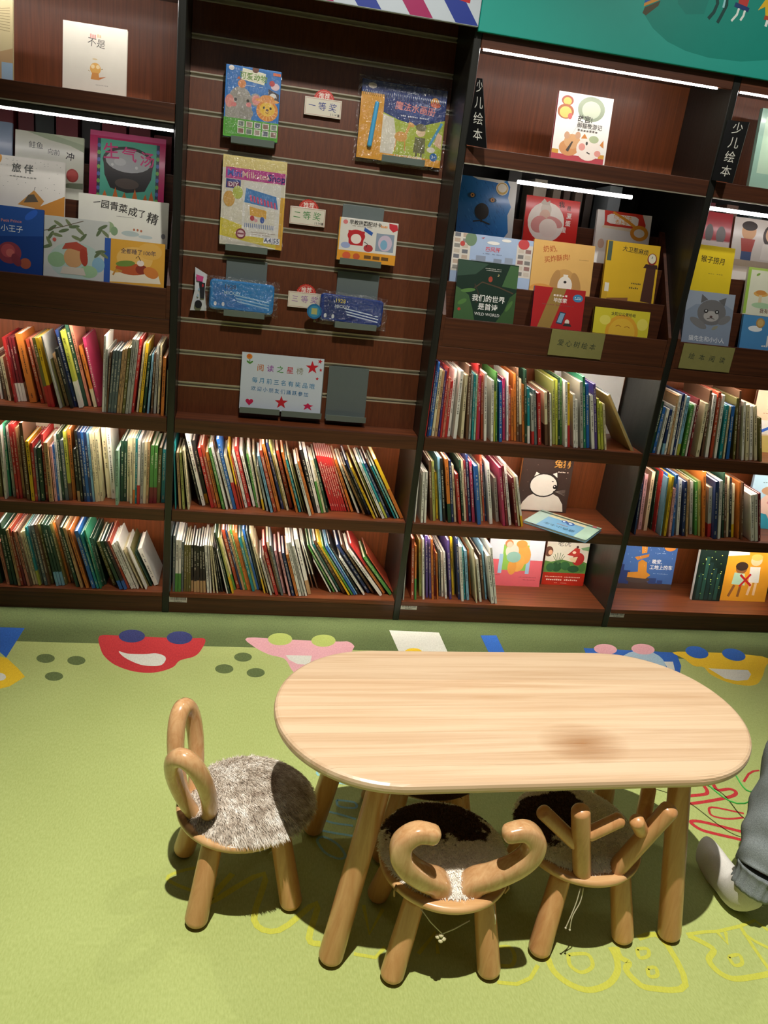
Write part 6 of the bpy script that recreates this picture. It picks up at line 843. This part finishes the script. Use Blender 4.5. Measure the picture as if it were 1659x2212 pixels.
# body under the clothes: pelvis, spine, neck, head, arms, legs as one figure
V = [(1.98, -1.64, .34, .12, .10), (1.975, -1.62, .50, .11, .09), (1.955, -1.59, .66, .115, .085), (1.935, -1.56, .78, .12, .075), (1.92, -1.54, .85, .05, .05), (1.90, -1.51, .905, .065, .065), (1.885, -1.49, .985, .082, .092), (1.885, -1.49, 1.055, .06, .07)]
E_ = chain(8)
def limb(base, pts):
    a = len(V); V.extend(pts); E_.append((base, a)); E_.extend([(a+i, a+i+1) for i in range(len(pts)-1)])
limb(3, [(1.80, -1.62, .78, .05), (1.76, -1.60, .62, .04), (1.79, -1.44, .50, .034), (1.80, -1.32, .47, .026, .03)])
limb(3, [(2.09, -1.47, .78, .05), (2.14, -1.40, .62, .04), (2.02, -1.28, .52, .034), (1.93, -1.22, .49, .026, .03)])
limb(0, [(1.88, -1.60, .36, .085), (1.74, -1.36, .41, .058), (1.65, -1.40, .25, .05), (1.582, -1.452, .10, .036)])
limb(0, [(2.06, -1.55, .36, .085), (2.04, -1.25, .43, .058), (2.04, -1.26, .25, .05), (2.05, -1.28, .10, .036)])
skin('body', V, E_, pp, SKINM)
for hx, hy, hz, s in ((1.80, -1.32, .47, 1), (1.93, -1.22, .49, -1)):   # hands: palm and five fingers
    d = Vector((.02*s, .09, -.02)).normalized(); sd = Vector((1, 0, 0)); V2 = [(hx, hy, hz, .024, .018), (hx+d.x*.05, hy+d.y*.05, hz+d.z*.05, .036, .015), (hx+d.x*.08, hy+d.y*.08, hz+d.z*.08, .036, .013)]; E2 = chain(3)
    for i, (off, L) in enumerate(((-.030, .055), (-.010, .068), (.010, .064), (.030, .05))):
        a = len(V2); b0 = Vector((hx, hy, hz)) + d*.095 + sd*off
        V2 += [(*b0, .0085), (*(b0 + d*L*.5 + Vector((0, 0, -.006))), .008), (*(b0 + d*L*.85 + Vector((0, 0, -.026))), .007)]; E2 += [(2, a), (a, a+1), (a+1, a+2)]
    a = len(V2); b0 = Vector((hx, hy, hz)) + d*.035 - sd*.036*s; V2 += [(*b0, .011), (*(b0 + d*.03 - sd*.018*s), .009), (*(b0 + d*.055 - sd*.02*s), .008)]; E2 += [(1, a), (a, a+1), (a+1, a+2)]
    skin('hand', V2, E2, pp, SKINM, 1)
mb = MB(); mb.lathe([(.02, -.05), (.088, -.06), (.102, -.01), (.098, .05), (.07, .09), (.02, .105)], 24, (1.895, -1.505, 1.0)); obj('hair', mb, pp, mat=M('1E1814', .5, bump=.4, bscale=120), smooth=True)
mb = MB()
for q in (-.4, .4): mb.lathe([(.001, -.012), (.011, 0), (.001, .012)], 10, (1.885-.088*math.sin(.55+q), -1.49+.1*math.cos(.55+q), .985))
obj('eye', mb, pp, mat=M('E8E4DC', .3), smooth=True)
mb = MB(); mb.lathe([(.001, .016), (.012, -.004), (.016, -.012), (.001, -.02)], 10, (1.834, -1.385, .965)); obj('nose', mb, pp, mat=SKINM, smooth=True)
mb = MB(); mb.tube([(1.855, -1.390, .93), (1.84, -1.388, .927), (1.822, -1.395, .93)], .006, 8); obj('mouth', mb, pp, mat=M('8E4A42', .5), smooth=True)
for s in (-1, 1): mb = MB(); mb.lathe([(.004, -.03), (.016, -.01), (.018, .012), (.006, .028)], 10, (1.885+.085*s*.84, -1.49+.085*s*.54, .98)); obj('ear', mb, pp, mat=SKINM, smooth=True)
# grey knit trousers: baggy leg ending in a ribbed cuff
def fabric(name, a, b, sc):
    m, n, l, bs = nodes(name); bs.inputs['Roughness'].default_value = .95; bs.inputs['Specular IOR Level'].default_value = .1; tc = n.new('ShaderNodeTexCoord'); nz = n.new('ShaderNodeTexNoise'); nz.inputs['Scale'].default_value = sc; nz.inputs['Detail'].default_value = 5; l.new(tc.outputs['Object'], nz.inputs['Vector'])
    cr = n.new('ShaderNodeValToRGB'); cr.color_ramp.elements[0].position = .35; cr.color_ramp.elements[1].position = .68; cr.color_ramp.elements[0].color = lin(a); cr.color_ramp.elements[1].color = lin(b); l.new(nz.outputs['Fac'], cr.inputs['Fac']); l.new(cr.outputs['Color'], bs.inputs['Base Color'])
    bp = n.new('ShaderNodeBump'); bp.inputs['Strength'].default_value = .4; bp.inputs['Distance'].default_value = .002; l.new(nz.outputs['Fac'], bp.inputs['Height']); l.new(bp.outputs['Normal'], bs.inputs['Normal']); return m
TROU = fabric('grey_jersey', '70777A', '8E9698', 500)
SOCK = fabric('white_sock_knit', 'CBC8C2', 'E0DDD8', 700)
def trouser(P, rad, seed, name='trouser_leg'):
    P = smooth_path(P, 9); rr = [v.x for v in smooth_path([(r, 0, 0) for r in rad], 9)]; rs = random.Random(seed); mb = MB(); mb.tube(P, rr, 28, up=(0, 1, 0)); L = []
    for k, v in enumerate(mb.v):
        i = k//28; j = k % 28; p = Vector(v); c = P[i]; w_ = 1 + .045*math.sin(i*.9+2*math.sin(j*.45+seed)) + .03*math.sin(j*.9+i*.35) + .02*(rs.random()-.5); L.append(tuple(c + (p-c)*w_))
    mb.v = L; return obj(name, mb, pp, mat=TROU, smooth=True)
trouser([(1.975, -1.68, .37), (1.86, -1.57, .38), (1.76, -1.41, .43), (1.715, -1.335, .415), (1.668, -1.375, .30), (1.628, -1.42, .20), (1.592, -1.452, .135)], [.125, .115, .092, .088, .080, .076, .062], 1)
trouser([(2.02, -1.66, .37), (2.06, -1.52, .38), (2.05, -1.32, .44), (2.04, -1.24, .42), (2.04, -1.25, .30), (2.04, -1.27, .20), (2.05, -1.28, .135)], [.125, .115, .092, .088, .08, .076, .062], 2)
for c0, c1 in (((1.594, -1.450, .140), (1.577, -1.458, .085)), ((2.05, -1.28, .140), (2.05, -1.285, .085))):
    mb = MB(); P = [Vector(c0)+(Vector(c1)-Vector(c0))*k/8 for k in range(9)]; mb.tube(P, [.060, .057, .054, .053, .0525, .052, .0525, .053, .050], 64, up=(0, 1, 0)); L = []
    for k, v in enumerate(mb.v): c = P[k//64]; L.append(tuple(c + (Vector(v)-c)*(1+.035*math.cos((k % 64)*math.pi/2))))
    mb.v = L; obj('ribbed_cuff', mb, pp, mat=TROU, smooth=True)
for q, (dx, dy) in enumerate(((0, 0), (.475, .175))):
    V3 = [(1.582+dx, -1.452+dy, .135, .038, .040), (1.572+dx, -1.455+dy, .085, .039, .042), (1.562+dx, -1.452+dy, .043, .038, .040), (1.566+dx, -1.385+dy, .046, .037, .042), (1.566+dx, -1.325+dy, .034, .028, .047), (1.569+dx, -1.276+dy, .027, .021, .045), (1.572+dx, -1.252+dy, .024, .017, .036)]
    E3 = chain(7); V3.append((1.560+dx, -1.478+dy, .036, .030, .032)); E3.append((2, 7))
    V3 = [(a, b_, c_, r1*1.12, r2*1.28) for a, b_, c_, r1, r2 in V3]
    o = skin('sock', V3, E3, pp, SOCK, 2)
mb = MB(); P = smooth_path([(1.98, -1.65, .34), (1.975, -1.62, .5), (1.955, -1.59, .66), (1.935, -1.56, .78), (1.925, -1.545, .845)], 6); mb.tube(P, [v.x for v in smooth_path([(r, 0, 0) for r in (.15, .155, .16, .15, .065)], 6)], 28); obj('sweater', mb, pp, mat=fabric('dark_knit', '3A3E48', '4A4E58', 300), smooth=True)
for A in ([(1.83, -1.61, .79), (1.765, -1.605, .62), (1.79, -1.45, .505), (1.798, -1.35, .475)], [(2.06, -1.49, .79), (2.135, -1.405, .62), (2.025, -1.29, .525), (1.95, -1.235, .495)]):
    mb = MB(); P = smooth_path(A, 8); mb.tube(P, [v.x for v in smooth_path([(r, 0, 0) for r in (.068, .055, .046, .040)], 8)], 20); obj('sleeve', mb, pp, mat=MATS.get('dk') or fabric('dark_knit_sleeve', '3A3E48', '4A4E58', 300), smooth=True)
# low stool the person sits on
e = empty('low_stool', (1.99, -1.66, 0), label='low round wooden stool under the seated person, outside the picture edge', cat='stool')
mb = MB(); mb.lathe([(.05, .205), (.14, .205), (.15, .215), (.15, .225), (.14, .235), (.05, .235)], 40); obj('seat', mb, e, mat=OAK, smooth=True)
for sx, sy in ((-1, -1), (1, -1), (-1, 1), (1, 1)): mb = MB(); mb.peg((sx*.1, sy*.1, 0), (sx*.075, sy*.075, .206), .024, .022, 16); obj('leg', mb, e, mat=OAK, smooth=True)
# green cords trailing from the person's hand
for A, lab in (([(1.50, -1.0, .05), (1.594, -1.08, .12), (1.673, -1.231, .14), (1.76, -1.30, .40), (1.80, -1.26, .455)], 'long bright green cord slanting down beside the grey trouser leg'), ([(1.66, -.97, .06), (1.731, -1.049, .12), (1.745, -1.17, .13), (1.79, -1.24, .40), (1.805, -1.25, .452)], 'shorter bright green cord nearer the table end')):
    mb = MB(); mb.tube(smooth_path(A, 8), .0022, 8); obj('green_cord', mb, mat=M('3FAE4A', .4), smooth=True, label=lab, cat='cord', group='green cords held by the seated person')
